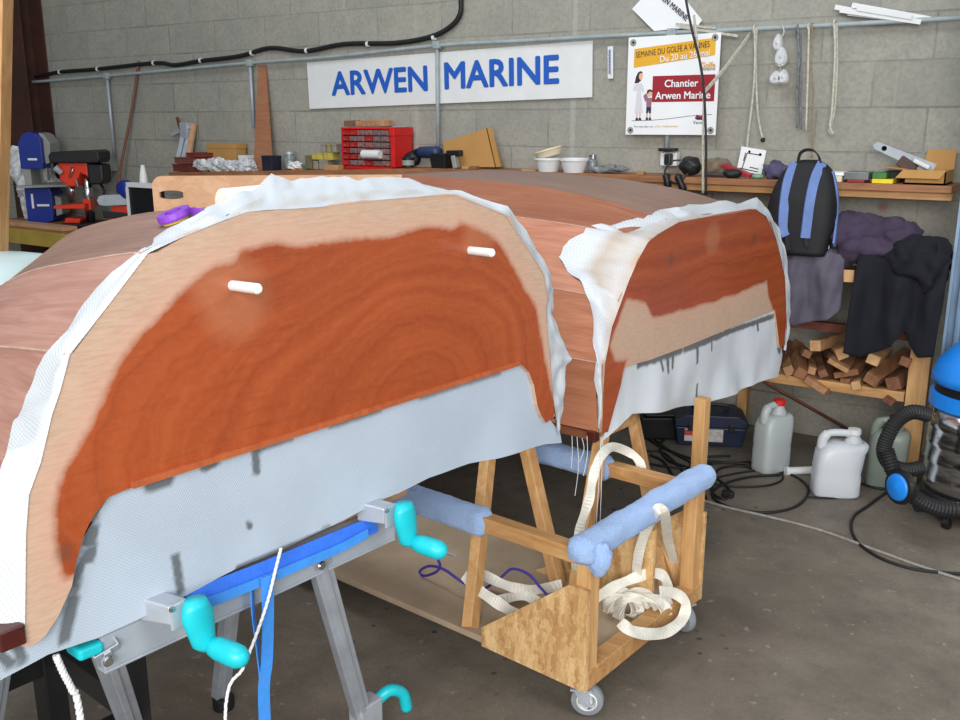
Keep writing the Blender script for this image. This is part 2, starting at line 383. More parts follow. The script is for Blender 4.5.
CLOTH_E = clothmat('glass_cloth_edge', srgb(212, 217, 222), srgb(176, 158, 140), 260, .4, .25, .5)
HULL_SIDE1 = woodhull('bare_pink_plywood', srgb(178, 136, 122), srgb(156, 112, 98), srgb(188, 150, 138))
HULL_TOP1 = woodhull('grey_brown_plywood', srgb(146, 112, 98), srgb(118, 90, 80), srgb(158, 126, 112))
HULL_SIDE2 = woodhull('reddish_plywood', srgb(190, 126, 94), srgb(164, 100, 70), srgb(200, 142, 112))
HULL_MID2 = woodhull('red_brown_plywood', srgb(164, 104, 76), srgb(138, 82, 58), srgb(174, 118, 92))
HULL_TOP2 = woodhull('greyed_plywood', srgb(150, 118, 102), srgb(128, 98, 86), srgb(160, 128, 114))
SEAM = plain('epoxy_seam', srgb(192, 160, 144), .55, .2, 30)
BULK1 = bulkmat('sealed_bulkhead_near'); BULK2 = bulkmat('sealed_bulkhead_far')
CLOTH_A = clothmat('glass_cloth_apron', srgb(190, 203, 218), srgb(84, 88, 90))
CLOTH_W = clothmat('glass_cloth_white', srgb(236, 240, 244), srgb(150, 140, 128), 300, .38)
CLOTH_B = clothmat('glass_cloth_glossy', srgb(226, 232, 238), srgb(74, 72, 68), 420, .24, .9)
def hull_loft(poly, base, z0, mid, S, W, Hk, mats, fm):
    """poly: 10 chine points (t,z) at s=0, left sheer to right sheer; Hk[i]: height factor list for chine level 0..4"""
    mb = MB(); rows = []; uv = []
    ss = []
    for i in range(len(S) - 1):
        for k in range(5): ss.append(lerp(S[i], S[i + 1], k / 5))
    ss.append(S[-1])
    lvl = [0, 1, 2, 3, 4, 4, 3, 2, 1, 0]
    def sm(x, xs, ys):   # catmull through the stations
        for i in range(len(xs) - 1):
            if x <= xs[i + 1] + 1e-9:
                y0 = ys[max(i - 1, 0)]; y1 = ys[i]; y2 = ys[i + 1]; y3 = ys[min(i + 2, len(ys) - 1)]; t = (x - xs[i]) / (xs[i + 1] - xs[i])
                return .5 * (2 * y1 + (y2 - y0) * t + (2 * y0 - 5 * y1 + 4 * y2 - y3) * t * t + (3 * y1 - y0 - 3 * y2 + y3) * t ** 3)
        return ys[-1]
    secs = []
    for s in ss:
        w = sm(s, S, W); pts = []
        for (t, z), L in zip(poly, lvl): pts.append(B(mid + (t - mid) * w, s, z0 + (z - z0) * sm(s, S, Hk[L]), base))
        secs.append(pts)
    n = len(poly)
    for k in range(n - 1):       # each plank its own strip: hard chines
        vs = []; NS = 4; off = 0
        for i, s in enumerate(ss):
            for j in range(NS + 1):
                a = secs[i][k]; b = secs[i][k + 1]; vs.append(a.lerp(b, j / NS)); uv.append((s, k * .37 + (a - b).length * j / NS))
        fs = [(i * (NS + 1) + j, i * (NS + 1) + j + 1, (i + 1) * (NS + 1) + j + 1, (i + 1) * (NS + 1) + j) for i in range(len(ss) - 1) for j in range(NS)]
        mb.mi = fm[k]; mb.add(vs, fs)
    m = len(mb.v); mb.mi = fm[0]; mb.add(secs[-1], [tuple(range(n))]); uv += [(0, 0)] * n
    mb.uv = uv
    return mb, secs, ss
def bulkhead(name, mat, root, outer, inner, A, wetpoly_px, knots, grainc, pale=(), gx=1):
    poly = [tz(u, v, A) for u, v in outer + inner]
    pts, tris, bd = fill(poly, .0125)
    base = A
    mb = MB(); mb.add([B(t, 0, z, base) for t, z in pts], tris)
    wp = [tz(u, v, A) for u, v in wetpoly_px]
    wps = [wp] if not isinstance(wetpoly_px[0][0], tuple) else None
    gc = tz(*grainc, A)
    kn = [(tz(u, v, A), r) for u, v, r in knots]; pl = [(tz(u, v, A), r) for u, v, r in pale]
    wet = []; gr = []; kk = []; pa = []; uv = []
    for t, z in pts:
        wet.append(pdist((t, z), wp))
        dx = t - gc[0]; dz = z - gc[1]
        r = sqrt((dx * (.42 if dx < 0 else .8) * gx) ** 2 + (dz * 1.0) ** 2)
        gr.append(r + (-.12 * dx if dx < 0 else 0)); uv.append((t, z))
        kk.append(max([max(0, 1 - ((t - a) ** 2 + (z - b) ** 2) ** .5 / r) for (a, b), r in kn] or [0]))
        pa.append(max([max(0, min(1, 2.2 * (1 - ((t - a) ** 2 + (z - b) ** 2) ** .5 / r))) for (a, b), r in pl] or [0]))
    nb = len(bd); n0 = len(mb.v)
    mb.add([B(p.x, 0, p.y, base) for p in bd] + [B(p.x, .014, p.y, base) for p in bd], [(i, (i + 1) % nb, (i + 1) % nb + nb, i + nb) for i in range(nb)])
    ex = 2 * nb
    for L, d in ((wet, -.05), (gr, .3), (kk, 0), (pa, 0)): L += [d] * ex
    uv += [(p.x, p.y) for p in bd] * 2
    mb.attr = {'wet': wet, 'grain': gr, 'knot': kk, 'pale': pa}; mb.uv = uv
    return mb.build(name, mat, root, fixn=False)
def apron(name, mat, root, poly_px, A, s, stains, amp=.012, label=None, step=.012, seed=0):
    poly = [tz(u, v, A + s) for u, v in poly_px]; pts, tris, bd = fill(poly, step)
    zt = max(p[1] for p in pts); mb = MB(); st = []; uv = []
    sp = [((tz(a, b, A + s), tz(c, d, A + s)), r) for a, b, c, d, r in stains]
    for t, z in pts:
        k = min(1, max(0, (zt - z) / .35))
        dd = amp * k * (noise.noise(V((t * 3.1 + seed, z * 2.0, 1))) * 1.4 + .5 * noise.noise(V((t * 8, z * 4 + seed, 5))))
        mb.v.append(B(t, s + dd, z, A)); uv.append((t, z)); m = 0
        for ((x1, y1), (x2, y2)), r in sp:
            dx = x2 - x1; dy = y2 - y1; l = dx * dx + dy * dy or 1e-9; q = max(0, min(1, ((t - x1) * dx + (z - y1) * dy) / l))
            m = max(m, 1 - sqrt((t - x1 - q * dx) ** 2 + (z - y1 - q * dy) ** 2) / r)
        st.append(max(0, m))
    mb.f = tris; mb.fm = [0] * len(tris); mb.attr = {'stain': st}; mb.uv = uv
    return mb.build(name, mat, root, smooth=True, label=label, fixn=False)
def edge_cloth(name, mat, root, pairs, A, bvh, label, sub=6, K=7, wrinkle=.006, stainfn=None):
    n = len(pairs); rows = []; uv = []; st = []
    mb = MB()
    U = [(V((a[0], a[1])), V((b[0], b[1])), s, fl) for (a, b, s, fl) in pairs]
    N = (n - 1) * sub + 1
    for i in range(N):
        k = min(i // sub, n - 2); f = (i - k * sub) / sub
        ip = U[k][0].lerp(U[k + 1][0], f); op = U[k][1].lerp(U[k + 1][1], f); so = lerp(U[k][2], U[k + 1][2], f); fl = U[k][3] if f < .5 else U[k + 1][3]
        jag = noise.noise(V((i * .35, 2, 0))) * 1.6 + noise.noise(V((i * .9, 7, 0))) * 1.0
        for j in range(K):
            g = j / (K - 1); p = ip.lerp(op, g)
            if j == K - 1: p = p + (op - ip).normalized() * jag
            s = .0 + so * g
            P = None
            if fl == 'h':
                h = bvh.ray_cast(EYE, D(p.x, p.y).normalized())
                if h[0] is not None and h[0].dot(AV) - A < .75: P = h[0] - D(p.x, p.y).normalized() * .010
            if P is None: P = bpx(p.x, p.y, A + s) 
            if g == 0: P = bpx(p.x, p.y, A - .002)
            P = P + AV * wrinkle * noise.noise(V((i * .22, j * .5, 3))) * min(1, g * 3)+ UP * wrinkle * .8 * noise.noise(V((i * .3, j * .4, 9))) * min(1, g * 3)
            mb.v.append(P); uv.append((i * .02, j * .02)); st.append(stainfn(i / sub, g) if stainfn else 0)
    mb.f = [(i * K + j, i * K + j + 1, (i + 1) * K + j + 1, (i + 1) * K + j) for i in range(N - 1) for j in range(K - 1)]
    mb.fm = [0] * len(mb.f); mb.uv = uv; mb.attr = {'stain': st}
    return mb.build(name, mat, root, smooth=True, label=label, fixn=False)
def seams(secs, ks, root, r=.0022, i0=0):
    for k in ks: MB().tube([p[k] for p in secs[i0:]], r, 6).build('seam', SEAM, root)
# ---- near half
A1 = 1.40; Z1 = .80; MID1 = 1.30
r1 = thing('boat_hull', 'nearest upturned plywood boat half, its orange bulkhead fringed with white cloth', 'boat', B(MID1, .6, .8, A1), 'boat halves under repair')
out1 = [(25, 648), (26, 535), (29, 495), (41, 462), (52, 415), (60, 390), (68, 356), (74, 352), (110, 303), (147, 254), (158, 252), (187, 235), (247, 212), (320, 207), (350, 202), (450, 194), (456, 194), (500, 212), (510, 216), (521, 239), (542, 270), (548, 297), (546, 308), (550, 356), (553, 395), (555, 416)]
inn1 = [(550, 420), (546, 423), (541, 415), (537.5, 406), (534, 385), (529, 372.5), (521, 364), (460, 384), (300, 433), (200, 466), (128, 489), (109, 497), (101, 506), (93, 516), (84, 535), (76, 563), (72, 586), (58, 617), (46, 635), (37, 643)]
h1p = [tz(*p, A1) for p in [(25, 640), (29, 495), (68, 355), (149, 253), (250, 213), (453, 195), (506, 216), (546, 300), (550, 356), (554, 415)]]
S1 = [.004, .25, .5, .75, 1.0, 1.2, 1.4, 1.55]
W1 = [1, .985, .94, .86, .72, .55, .32, .06]
Hk1 = [[1] * 8, [1, .97, .94, .88, .8, .7, .55, .4], [1, .94, .85, .74, .62, .5, .36, .24], [1, .935, .855, .735, .58, .44, .28, .16], [1, .985, .93, .845, .69, .5, .3, .15]]
mb, sec1, ss1 = hull_loft(h1p, A1, Z1, MID1, S1, W1, Hk1, None, [1, 1, 1, 2, 2, 2, 1, 1, 1])
mb.mi = 0
hs1 = mb.build('hull_shell', [HULL_SIDE1, HULL_SIDE1, HULL_TOP1], r1, fixn=False)
bv1 = BVHTree.FromPolygons(mb.v, mb.f)
seams(sec1, (2, 3), r1)
wet1 = [(105, 385), (113, 367), (127, 350), (167, 303), (193, 280), (213, 263), (233, 258), (240, 247), (277, 242), (300, 244), (354, 235), (387, 235), (425, 225), (454, 229), (460, 222), (479, 227), (496, 237), (508, 254), (525, 285), (537, 306), (542, 335), (546, 360), (556, 412), (548, 432), (530, 420), (515, 380), (300, 445), (128, 500), (112, 510), (95, 535), (80, 575), (62, 582), (54, 551), (52, 508), (64, 469), (87, 430)]
bulkhead('bulkhead', BULK1, r1, out1, inn1, A1, wet1, [(64, 552, .022), (268, 284, 0.0001)], (425, 395), [(222, 282, .08), (480, 235, .07), (236, 300, .09)])
# lip batten along the arch of the bulkhead
MB().bar(bpx(132, 485, A1 - .004), bpx(519, 363, A1 - .004), .008, .012).build('batten', wood('orange_batten', srgb(196, 104, 56), srgb(170, 82, 42)), r1)
ap1 = [(60, 612), (82, 540), (110, 494), (135, 478), (300, 425), (518, 355), (540, 380), (546, 405), (550, 420), (560, 432), (562, 443), (545, 444), (525, 449), (498, 458), (470, 464), (430, 478), (400, 492), (385, 498), (345, 520), (310, 538), (290, 548), (240, 569), (180, 600), (100, 640), (50, 656), (0, 684), (-30, 700), (-30, 640), (24, 636), (40, 630)]
apron('cloth_apron', CLOTH_A, r1, ap1, A1, .012,
      [(255, 448, 257, 472, .014), (205, 468, 216, 462, .014), (262, 447, 292, 437, .012), (150, 486, 168, 480, .02), (95, 520, 92, 560, .012), (250, 525, 251, 527, .012), (177, 558, 182, 592, .014), (75, 600, 66, 640, .018), (20, 650, 24, 662, .014), (2, 655, 12, 668, .012), (330, 425, 380, 409, .012), (420, 397, 500, 372, .010), (534, 390, 540, 415, .012), (90, 530, 76, 590, .012), (240, 570, 300, 545, .012), (300, 545, 330, 530, .01)], .014, 'grey glass cloth hanging below the bulkhead, with resin drips')
def fl(a, b, s, f='s'): return (a, b, s, f)
pr1 = [fl((25, 640), (-12, 660), .03), fl((26, 535), (-18, 560), .04), fl((29, 495), (-12, 510), .05), fl((41, 462), (0, 470), .05), fl((52, 415), (14, 425), .05, 'h'), fl((60, 392), (25, 398), .05, 'h'), fl((70, 355), (46, 356), .05, 'h'), fl((110, 303), (84, 303), .06, 'h'), fl((148, 253), (126, 259), .06, 'h'), fl((187, 235), (160, 233), .08, 'h'), fl((225, 220), (208, 208), .10), fl((247, 212), (248, 192), .16), fl((268, 210), (272, 177), .22), fl((290, 209), (292, 179), .22), fl((320, 207), (322, 178), .22), fl((350, 203), (345, 179), .22), fl((380, 200), (370, 178), .2), fl((430, 196), (408, 177), .2), fl((453, 195), (430, 187), .15), fl((480, 205), (468, 194), .1), fl((505, 215), (506, 207), .04), fl((525, 244), (531, 239), .02), fl((544, 275), (550, 271), .02), fl((548, 299), (554, 299), .02), fl((546, 310), (553, 316), .02), fl((548, 335), (562, 340), .01), fl((550, 352), (571, 358), .01), fl((551, 366), (566, 369), .01), fl((553, 395), (564, 395), .01), fl((555, 410), (562, 418), .01), fl((556, 418), (558, 438), .01)]
edge_cloth('edge_cloth', CLOTH_E, r1, pr1, A1, bv1, 'white glass cloth turned over the hull edge', wrinkle=.012, stainfn=lambda i, g: (.75 * max(0, 1 - abs(g - .25) / .35) * max(0, min(1, (i - 9.5) * .5)) * max(0, min(1, (19 - i) * .5)) * (.5 + .7 * noise.noise(V((i * 1.3, g * 2, 0))))))
# dark mahogany sheer ends
MB().bar(bpx(13, 639, A1 - .006), bpx(13, 639, A1 - .006) + AV * .10, .04, .034).build('gunwale', MAHOG, r1, bevel=.003)
mb = MB(); mb.bar(bpx(557, 413, A1 + .012), bpx(557, 413, A1 + .012) + AV * .06, .022, .03).build('gunwale', MAHOG, r1, bevel=.003)
for (a, b), (c, d) in (((229, 285), (259, 289)), ((467, 250), (493, 253))):
    p = bpx(a, b, A1 + .01); q = bpx(c, d, A1 - .075)
    m = MB(); m.tube([p, p.lerp(q, .97), q], [.0095, .0095, .007], 14).build('peg', WHITE, r1, smooth=False, label='white peg through the bulkhead')
m = MB()
for k in range(7):
    u = 572 + k * 5; p = bpx(u if k < 4 else 597 + k, 436 + (k % 3), A1 + .03); L = [.10, .18, .07, .12, .3, .09, .36, .12, .05][k]
    m.tube(spline([p, p + V((.006 * sin(k), .004, -L * .5)), p + V((-.004, .008 * cos(k), -L))], 5), .0009, 5)
m.build('loose_thread', plain('glass_thread', srgb(225, 228, 230), .4, .05), r1, kind='stuff')
# ---- far half
A2 = 1.55; MID2 = 3.18
p0 = [tz(*p, A2) for p in [(601, 433), (604, 364), (620, 300), (650, 239), (679, 222), (755, 210), (770, 223), (783, 270), (786, 315), (780, 347)]]
Z2 = (p0[0][1] + p0[-1][1]) / 2; MID2 = sum(p[0] for p in p0) / 10
r2 = thing('boat_hull', 'second upturned plywood boat half, farther back with a half-sealed bulkhead', 'boat', B(MID2, .6, Z2, A2), 'boat halves under repair')
S2 = [.004, .3, .6, 1.04, 1.37, 1.74, 2.1]
W2 = [1, 1.02, 1.03, 1.04, 1.03, .99, .92]
Hk2 = [[1] * 7, [1, 1.01, 1.02, 1.02, 1.02, 1.0, .95], [1, 1.03, 1.04, 1.05, 1.04, 1.0, .92], [1, 1.045, 1.07, 1.09, 1.08, 1.04, .95], [1, 1.095, 1.15, 1.175, 1.17, 1.12, 1.0]]
mb, sec2, ss2 = hull_loft(p0, A2, Z2, MID2, S2, W2, Hk2, None, [0, 0, 0, 1, 2, 2, 1, 0, 0])
hs2 = mb.build('hull_shell', [HULL_SIDE2, HULL_MID2, HULL_TOP2], r2, fixn=False)
bv2 = BVHTree.FromPolygons(mb.v, mb.f)
seams(sec2, (1, 2, 3), r2)
out2 = [(602, 433), (603, 400), (605, 364), (612, 327), (625, 291), (637, 260), (650, 239), (679, 222), (715, 215), (750, 209), (756, 209), (771, 222), (780, 252), (785, 277), (787, 327), (785, 345)]
inn2 = [(780, 348), (779, 343), (777, 325), (775, 310), (740, 324), (690, 345), (650, 360), (635, 364), (625, 368), (621, 385), (614, 410), (608, 432)]
wet2 = [(610, 345), (627, 300), (646, 304), (652, 318), (675, 314), (696, 308), (730, 297), (767, 281), (768, 295), (775, 318), (780, 360), (800, 340), (790, 250), (776, 215), (757, 204), (680, 216), (655, 232), (636, 255), (620, 288), (606, 330), (590, 440), (612, 440), (624, 372), (628, 358), (616, 360)]
bulkhead('bulkhead', BULK2, r2, out2, inn2, A2, wet2, [(671, 259, .03), (754, 239, .03), (671, 263, .02)], (640, 420), [(713, 238, .07)], .12)  # pale patch: window reflection painted into the wood colour
apron('cloth_apron', CLOTH_B, r2, [(607, 440), (613, 400), (620, 375), (632, 358), (690, 338), (740, 318), (777, 303), (780, 340), (783, 355), (778, 377), (767, 379), (737, 393), (700, 406), (658, 412), (633, 414), (615, 431), (606, 443)], A2, .012,
      [(640, 364, 680, 350, .026), (667, 354, 668, 372, .014), (673, 352, 673, 368, .012), (684, 349, 730, 332, .022), (696, 342, 697, 362, .014), (700, 385, 700, 402, .009), (730, 332, 772, 316, .018), (776, 320, 779, 350, .03), (757, 320, 758, 330, .012), (660, 357, 662, 370, .012), (712, 340, 712, 350, .012)], .055, 'bright glass cloth hanging below the bulkhead, resin drips along its top', seed=3, step=.008)
pr2 = [fl((602, 433), (598, 430), .02, 'h'), fl((603, 400), (598, 385), .04, 'h'), fl((605, 364), (594, 347), .06, 'h'), fl((612, 327), (590, 302), .08, 'h'), fl((622, 300), (580, 281), .1, 'h'), fl((628, 283), (557, 259), .15, 'h'), fl((638, 260), (571, 241), .15, 'h'), fl((648, 242), (589, 225), .14, 'h'), fl((658, 234), (608, 225), .12, 'h'), fl((679, 222), (655, 211), .1, 'h'), fl((700, 218), (690, 205), .1), fl((735, 213), (733, 203), .1), fl((755, 209), (757, 200), .08), fl((766, 216), (769, 210), .04), fl((776, 238), (780, 232), .02), fl((782, 262), (787, 262), .01), fl((786, 300), (790, 300), .01), fl((786, 325), (790, 325), .01), fl((784, 346), (785, 352), .01)]
edge_cloth('edge_cloth', CLOTH_E, r2, pr2, A2, bv2, 'white glass cloth turned over the hull edge', wrinkle=.018, stainfn=lambda i, g: .55 * max(0, 1 - g * 1.5) * max(0, min(1, 11 - i)) + (.5 * max(0, 1 - abs(g - .5) / .3) if 4 < i < 8 else 0))
mb = MB(); mb.bar(bpx(597, 437, A2 + .012), bpx(597, 437, A2 + .012) + AV * .03, .03, .034).build('gunwale_end', MAHOG, r2, bevel=.003); mb = MB(); mb.bar(bpx(598, 437, A2 + .043), bpx(598, 437, A2 + .043) + AV * 1.4 , .02, .03).build('gunwale', HULL_MID2, r2, bevel=.003)
mb = MB(); mb.bar(bpx(783, 344, A2 + .012), bpx(783, 344, A2 + .012) + AV * 1.4, .03, .035).build('gunwale', MAHOG, r2, bevel=.003)
# ------------------------------------------------------------------ metal folding workbench under the near boat half
wb = thing('folding_workbench', 'silver folding workbench with turquoise crank handles under the nearest boat half', 'workbench', B(1.15, .2, 0, A1))
BZ = .715
def wbp(t, s, z): return B(t, s, z, A1)
pL = bpx(100, 652, A1 + .04); pR = bpx(392, 512, A1 + .04)
tL = pL.dot(TV); tR = pR.dot(TV); zb = (pL.z + pR.z) / 2 - .012
m = MB()
m.prism([wbp(tL, .03, zb - .035), wbp(tL, .03, zb + .03), wbp(tL, .042, zb + .03), wbp(tL, .042, zb - .035)], TV * (tR - tL))
m.prism([wbp(tL, .03, zb + .03), wbp(tL, .03, zb + .036), wbp(tL, .09, zb + .036), wbp(tL, .09, zb + .03)], TV * (tR - tL))
m.prism([wbp(tL, .03, zb - .041), wbp(tL, .03, zb - .035), wbp(tL, .06, zb - .035), wbp(tL, .06, zb - .041)], TV * (tR - tL))
m.build('front_beam', PALESTEEL, wb, bevel=.002)
m = MB(); m.prism([wbp(tL, .42, zb - .035), wbp(tL, .42, zb + .03), wbp(tL, .45, zb + .03), wbp(tL, .45, zb - .035)], TV * (tR - tL)); m.build('rear_beam', PALESTEEL, wb, bevel=.002)
for s0, s1 in ((.06, .20), (.24, .44)):
    m = MB(); m.prism([wbp(tL - .03, s0, zb + .038), wbp(tL - .03, s0, zb + .058), wbp(tL - .03, s1, zb + .058), wbp(tL - .03, s1, zb + .038)], TV * (tR - tL + .1)); m.build('jaw_board', PLYLIGHT, wb, bevel=.003)
def chan(name, p, q, w, parent):
    """pressed steel channel leg with folded flanges"""
    p = V(p); q = V(q); d = (q - p).normalized(); x = (TV - d * TV.dot(d)).normalized(); y = d.cross(x)
    if y.dot(AV) > 0: y = -y
    m = MB(); m.bar(p + y * .001, q + y * .001, w, .003, up=y)
    for sg in (-1, 1): m.bar(p + x * sg * w / 2 - y * .012, q + x * sg * w / 2 - y * .012, .003, .028, up=y)
    m.bar(p + y * .004, q + y * .004, w * .3, .006, up=y)
    return m.build(name, STEEL, parent, bevel=.001)
f1 = at_z(138, 742, .28); f2 = at_z(363, 712, .13)
for (u, v), f, sgn in (((106, 650), f1, -1), ((320, 556), f2, 1)):
    top = bpx(u, v, A1 + .022); foot = f.copy(); d = (foot - top)
    foot = top + d * ((top.z - .075) / (top.z - foot.z))
    lg = chan('leg', top, foot, .042, wb)
    MB().lathe([(0, .004), (.008, .004), (.010, .001), (.010, 0)], top + V((0, 0, -.02)) - AV * .004, -AV, 14).build('bolt', CHROME, lg)
    # foot: pressed bracket with a turquoise adjuster
    m = MB(); m.bar(foot + V((0, 0, .07)) , foot + V((0, 0, .0)) , .075, .05, up=AV); m.bar(foot + V((0, 0, .01)), V((foot.x, foot.y, .0)) + V((0, 0, .03)), .05, .045, up=AV); m.build('foot_bracket', STEEL, wb, bevel=.004)
    m = MB(); c = V((foot.x, foot.y, 0)); m.tube([c, c + V((0, 0, .028))], [.04, .034], 18); m.build('foot_pad', RUBBER, wb, bevel=.004)
    m = MB(); a = foot + V((0, 0, .045)) + TV * sgn * .035; m.tube(spline([a, a + TV * .03 * sgn + V((0, 0, .028)) - AV * .02, a + TV * .07 * sgn + V((0, 0, .004)) - AV * .03, a + TV * .085 * sgn + V((0, 0, -.05)) - AV * .03], 5), [.016] * 16, 10); m.build('foot_lever', TURQ, wb, smooth=True)
for t, f in ((tL + .03, -.06), (tR - .12, .05)):
    top = wbp(t, .43, zb - .02); foot = wbp(t + f, .66, .0); foot.z = .03; chan('leg', top, foot, .042, wb)
    MB().tube([V((foot.x, foot.y, 0)), V((foot.x, foot.y, .035))], .03, 16).build('foot_pad', RUBBER, wb, bevel=.003)
for (u, v) in ((183, 612), (393, 514)):
    e = bpx(u, v, A1 - .03); t = e.dot(TV); z = e.z
    m = MB(); m.prism([wbp(t - .05, .03, z - .016), wbp(t - .026, -.03, z - .016), wbp(t - .026, -.03, z + .02), wbp(t - .05, .03, z + .028)], TV * .04); m.tube([wbp(t - .005, -.03, z), wbp(t - .005, .4, z)], .011, 12); m.build('screw_bracket', STEEL, wb, bevel=.003)
    m = MB(); m.box(wbp(t - .005, -.034, z), (.046, .006, .05), Matrix((TV, AV, UP)).transposed()); m.build('screw_plate', STEEL, wb, bevel=.003)
    for q in (-.02, .02): MB().lathe([(0, .004), (.005, .003), (.006, 0)], wbp(t - .005 + q, -.037, z + .018), -AV, 10).build('bolt', CHROME, wb)
    # crank: rounded arm plate hanging from the screw, with a fat knob at its lower end
    c0 = wbp(t + .012, -.052, z + .015); c1 = c0 + V((0, 0, -.088)) + TV * .012
    rings = []
    for k, (g, wd) in enumerate([(0, .02), (.04, .027), (.2, .031), (.45, .029), (.7, .025), (.9, .022), (1, .014)]):
        c = c0.lerp(c1, g) + UP * (.012 if k == 0 else 0); rings.append([c + TV * (wd * cos(a)) - AV * (.017 * sin(a)) for a in [2 * pi * i / 16 for i in range(16)]])
    cr = MB().loft(rings).build('crank', TURQ, wb, smooth=True)
    ka = c1 + UP * .008 - AV * .01 + TV * .004; kd = (-AV * .85 + TV * .22 - UP * .10).normalized()
    MB().lathe([(.010, 0), (.017, .006), (.0205, .02), (.0215, .05), (.0205, .066), (.014, .078), (.004, .083), (0, .0835)], ka, kd, 20).build('knob', TURQ, cr, smooth=True)
    if u > 300: MB().tube([ka + kd * .08, ka + kd * .108], [.004, .0015], 8).build('spindle', CHROME, cr)
m = MB(); a = bpx(72, 652, A1 + .05); b = bpx(97, 642, A1 + .05); m.bar(a, b, .05, .022); m.build('clamp_pad', TURQ, wb, bevel=.006)
# blue strap along the bench and hanging in a loop
SG = 'blue straps on the workbench'
m = MB(); P = [bpx(x, y, A1 + .015) for x, y in ((188, 603), (205, 594), (260, 572), (310, 551), (350, 534), (376, 524))]
m.ribbon(spline(P, 5), .036, UP + AV * .3, .003); m.build('strap', BLUESTRAP, label='dark blue strap lying along the front edge of the folding workbench', cat='strap')
m = MB(); P = [bpx(x, y, A1 + .004) for x, y in ((200, 606), (250, 586), (300, 565), (340, 548), (368, 533))]
m.ribbon(spline(P, 5), .02, UP, .003); m.build('strap', LBLUESTRAP, label='narrow lighter blue strap along the workbench beam below the dark blue one', cat='strap')
m = MB()
P = [bpx(x, y, A1 - .004) for x, y in ((267, 576), (268, 610), (267, 660), (264, 700))]; e = P[-1]; P += [V((e.x, e.y, .25)), V((e.x + .01, e.y, .06))]
m.ribbon(spline(P, 6), .027, TV, .0025)
P = [bpx(x, y, A1 + .016) for x, y in ((252, 583), (253, 610), (258, 650), (262, 690))]; f = P[-1]; P += [V((f.x, f.y, .25)), V((e.x, e.y + .015, .062))]
m.ribbon(spline(P, 6), .02, TV + AV * .8, .0025)
m.build('strap', LBLUESTRAP, label='bright blue strap hanging in a long loop from the workbench beam', cat='strap')
def rope(name, pts, r, mat, label, cat, group=None, n=8, tw=True, sides=8): return MB().tube(spline(pts, n), r, sides).build(name, mat, smooth=True, label=label, cat=cat, group=group)
def braid(pts, r, n=10, pitch=.03):
    p = spline(pts, n); m = MB(); L = 0; strands = [[], [], []]
    dens = []
    for a, b in zip(p, p[1:]):
        k = max(1, int((b - a).length / (pitch / 6))); dens += [a.lerp(b, i / k) for i in range(k)]
    for i, q in enumerate(dens):
        d = (dens[min(i + 1, len(dens) - 1)] - dens[max(0, i - 1)]).normalized(); x = d.orthogonal() if abs(d.z) > .99 else d.cross(UP).normalized(); x = (x - d * x.dot(d)).normalized(); y = d.cross(x)
        for s in range(3):
            a = i / 6 * 2 * pi + s * 2 * pi / 3; strands[s].append(q + (x * cos(a) + y * sin(a)) * r * .5)
    for s in strands: m.tube(s, r * .62, 6)
    return m
P = [bpx(x, y, A1 - .012) for x, y in ((281, 548), (275, 572), (268, 600), (258, 630), (243, 668), (226, 704))]; e = P[-1]; P += [V((e.x - .02, e.y - .01, .2)), V((e.x - .05, e.y - .02, .012))]
braid(P, .0032).build('white_rope', ROPEWW, smooth=True, label='thin white rope trailing from the cloth past the blue strap', cat='rope')
P = [bpx(x, y, A1 + .03) for x, y in ((56, 656), (63, 672), (72, 690), (80, 716))]; e = P[-1]; P += [V((e.x + .01, e.y, .25)), V((e.x + .04, e.y, .012))]
braid(P, .006).build('white_rope', ROPEWW, smooth=True, label='thick white rope hanging at the lower left corner of the cloth', cat='rope')
# black trestle
bt = thing('black_trestle', 'black wooden trestle standing behind the folding workbench', 'trestle', B(.62, .4, 0, A1))
BLK = plain('black_painted_wood', srgb(30, 29, 31), .55, .35, 8)
for (t, s) in ((.42, .30), (.88, .30), (.42, .68), (.88, .68)): MB().bar(B(t, s, 0, A1), B(t, s, .70, A1), .07, .05, up=TV).build('leg', BLK, bt, bevel=.003)
for s in (.30, .68):
    MB().bar(B(.36, s, .73, A1), B(.94, s, .73, A1), .06, .06).build('top_rail', BLK, bt, bevel=.003)
    MB().bar(B(.42, s, .36, A1), B(.88, s, .36, A1), .04, .06).build('cross_rail', BLK, bt, bevel=.003)
for t in (.42, .88): MB().bar(B(t, .30, .40, A1), B(t, .68, .40, A1), .04, .06).build('side_rail', BLK, bt, bevel=.003)
# ------------------------------------------------------------------ trolley
TA = radians(50.5)
WV = c2w(cos(TA), sin(TA)); LV = c2w(-sin(TA), cos(TA)); A0 = at_z(587, 691, .10)
tr = thing('trolley', 'wheeled wooden boat trolley with blue fleece padding on its rails', 'trolley', V((A0.x, A0.y, 0)))
TW = .655; TL = 2.45
def T(w, l, z): return V((A0.x, A0.y, 0)) + WV * w + LV * l + UP * z
RT3 = Matrix((WV, LV, UP)).transposed()
def tbox(m, w0, w1, l0, l1, z0, z1): return m.box(T((w0 + w1) / 2, (l0 + l1) / 2, (z0 + z1) / 2), (w1 - w0, l1 - l0, z1 - z0), RT3)
PLYF = plain('worn_plywood_deck', srgb(168, 148, 124), .7, .2, 5)
tbox(MB(), 0, TW, .05, TL, .105, .125).build('platform', PLYF, tr, bevel=.002)
tbox(MB(), 0, TW, -.002, .05, .10, .155).build('cross_beam', PINE_X, tr, bevel=.003)
tbox(MB(), .02, TW - .02, TL - .06, TL - .01, .126, .17).build('cross_beam', PINE_X, tr, bevel=.003)
for w in (.004, TW - .052):
    for l in (.003, TL - .12): tbox(MB(), w, w + .048, l, l + .045, .10 if l < 1 else .126, .49).build('post', PINE, tr, bevel=.003)
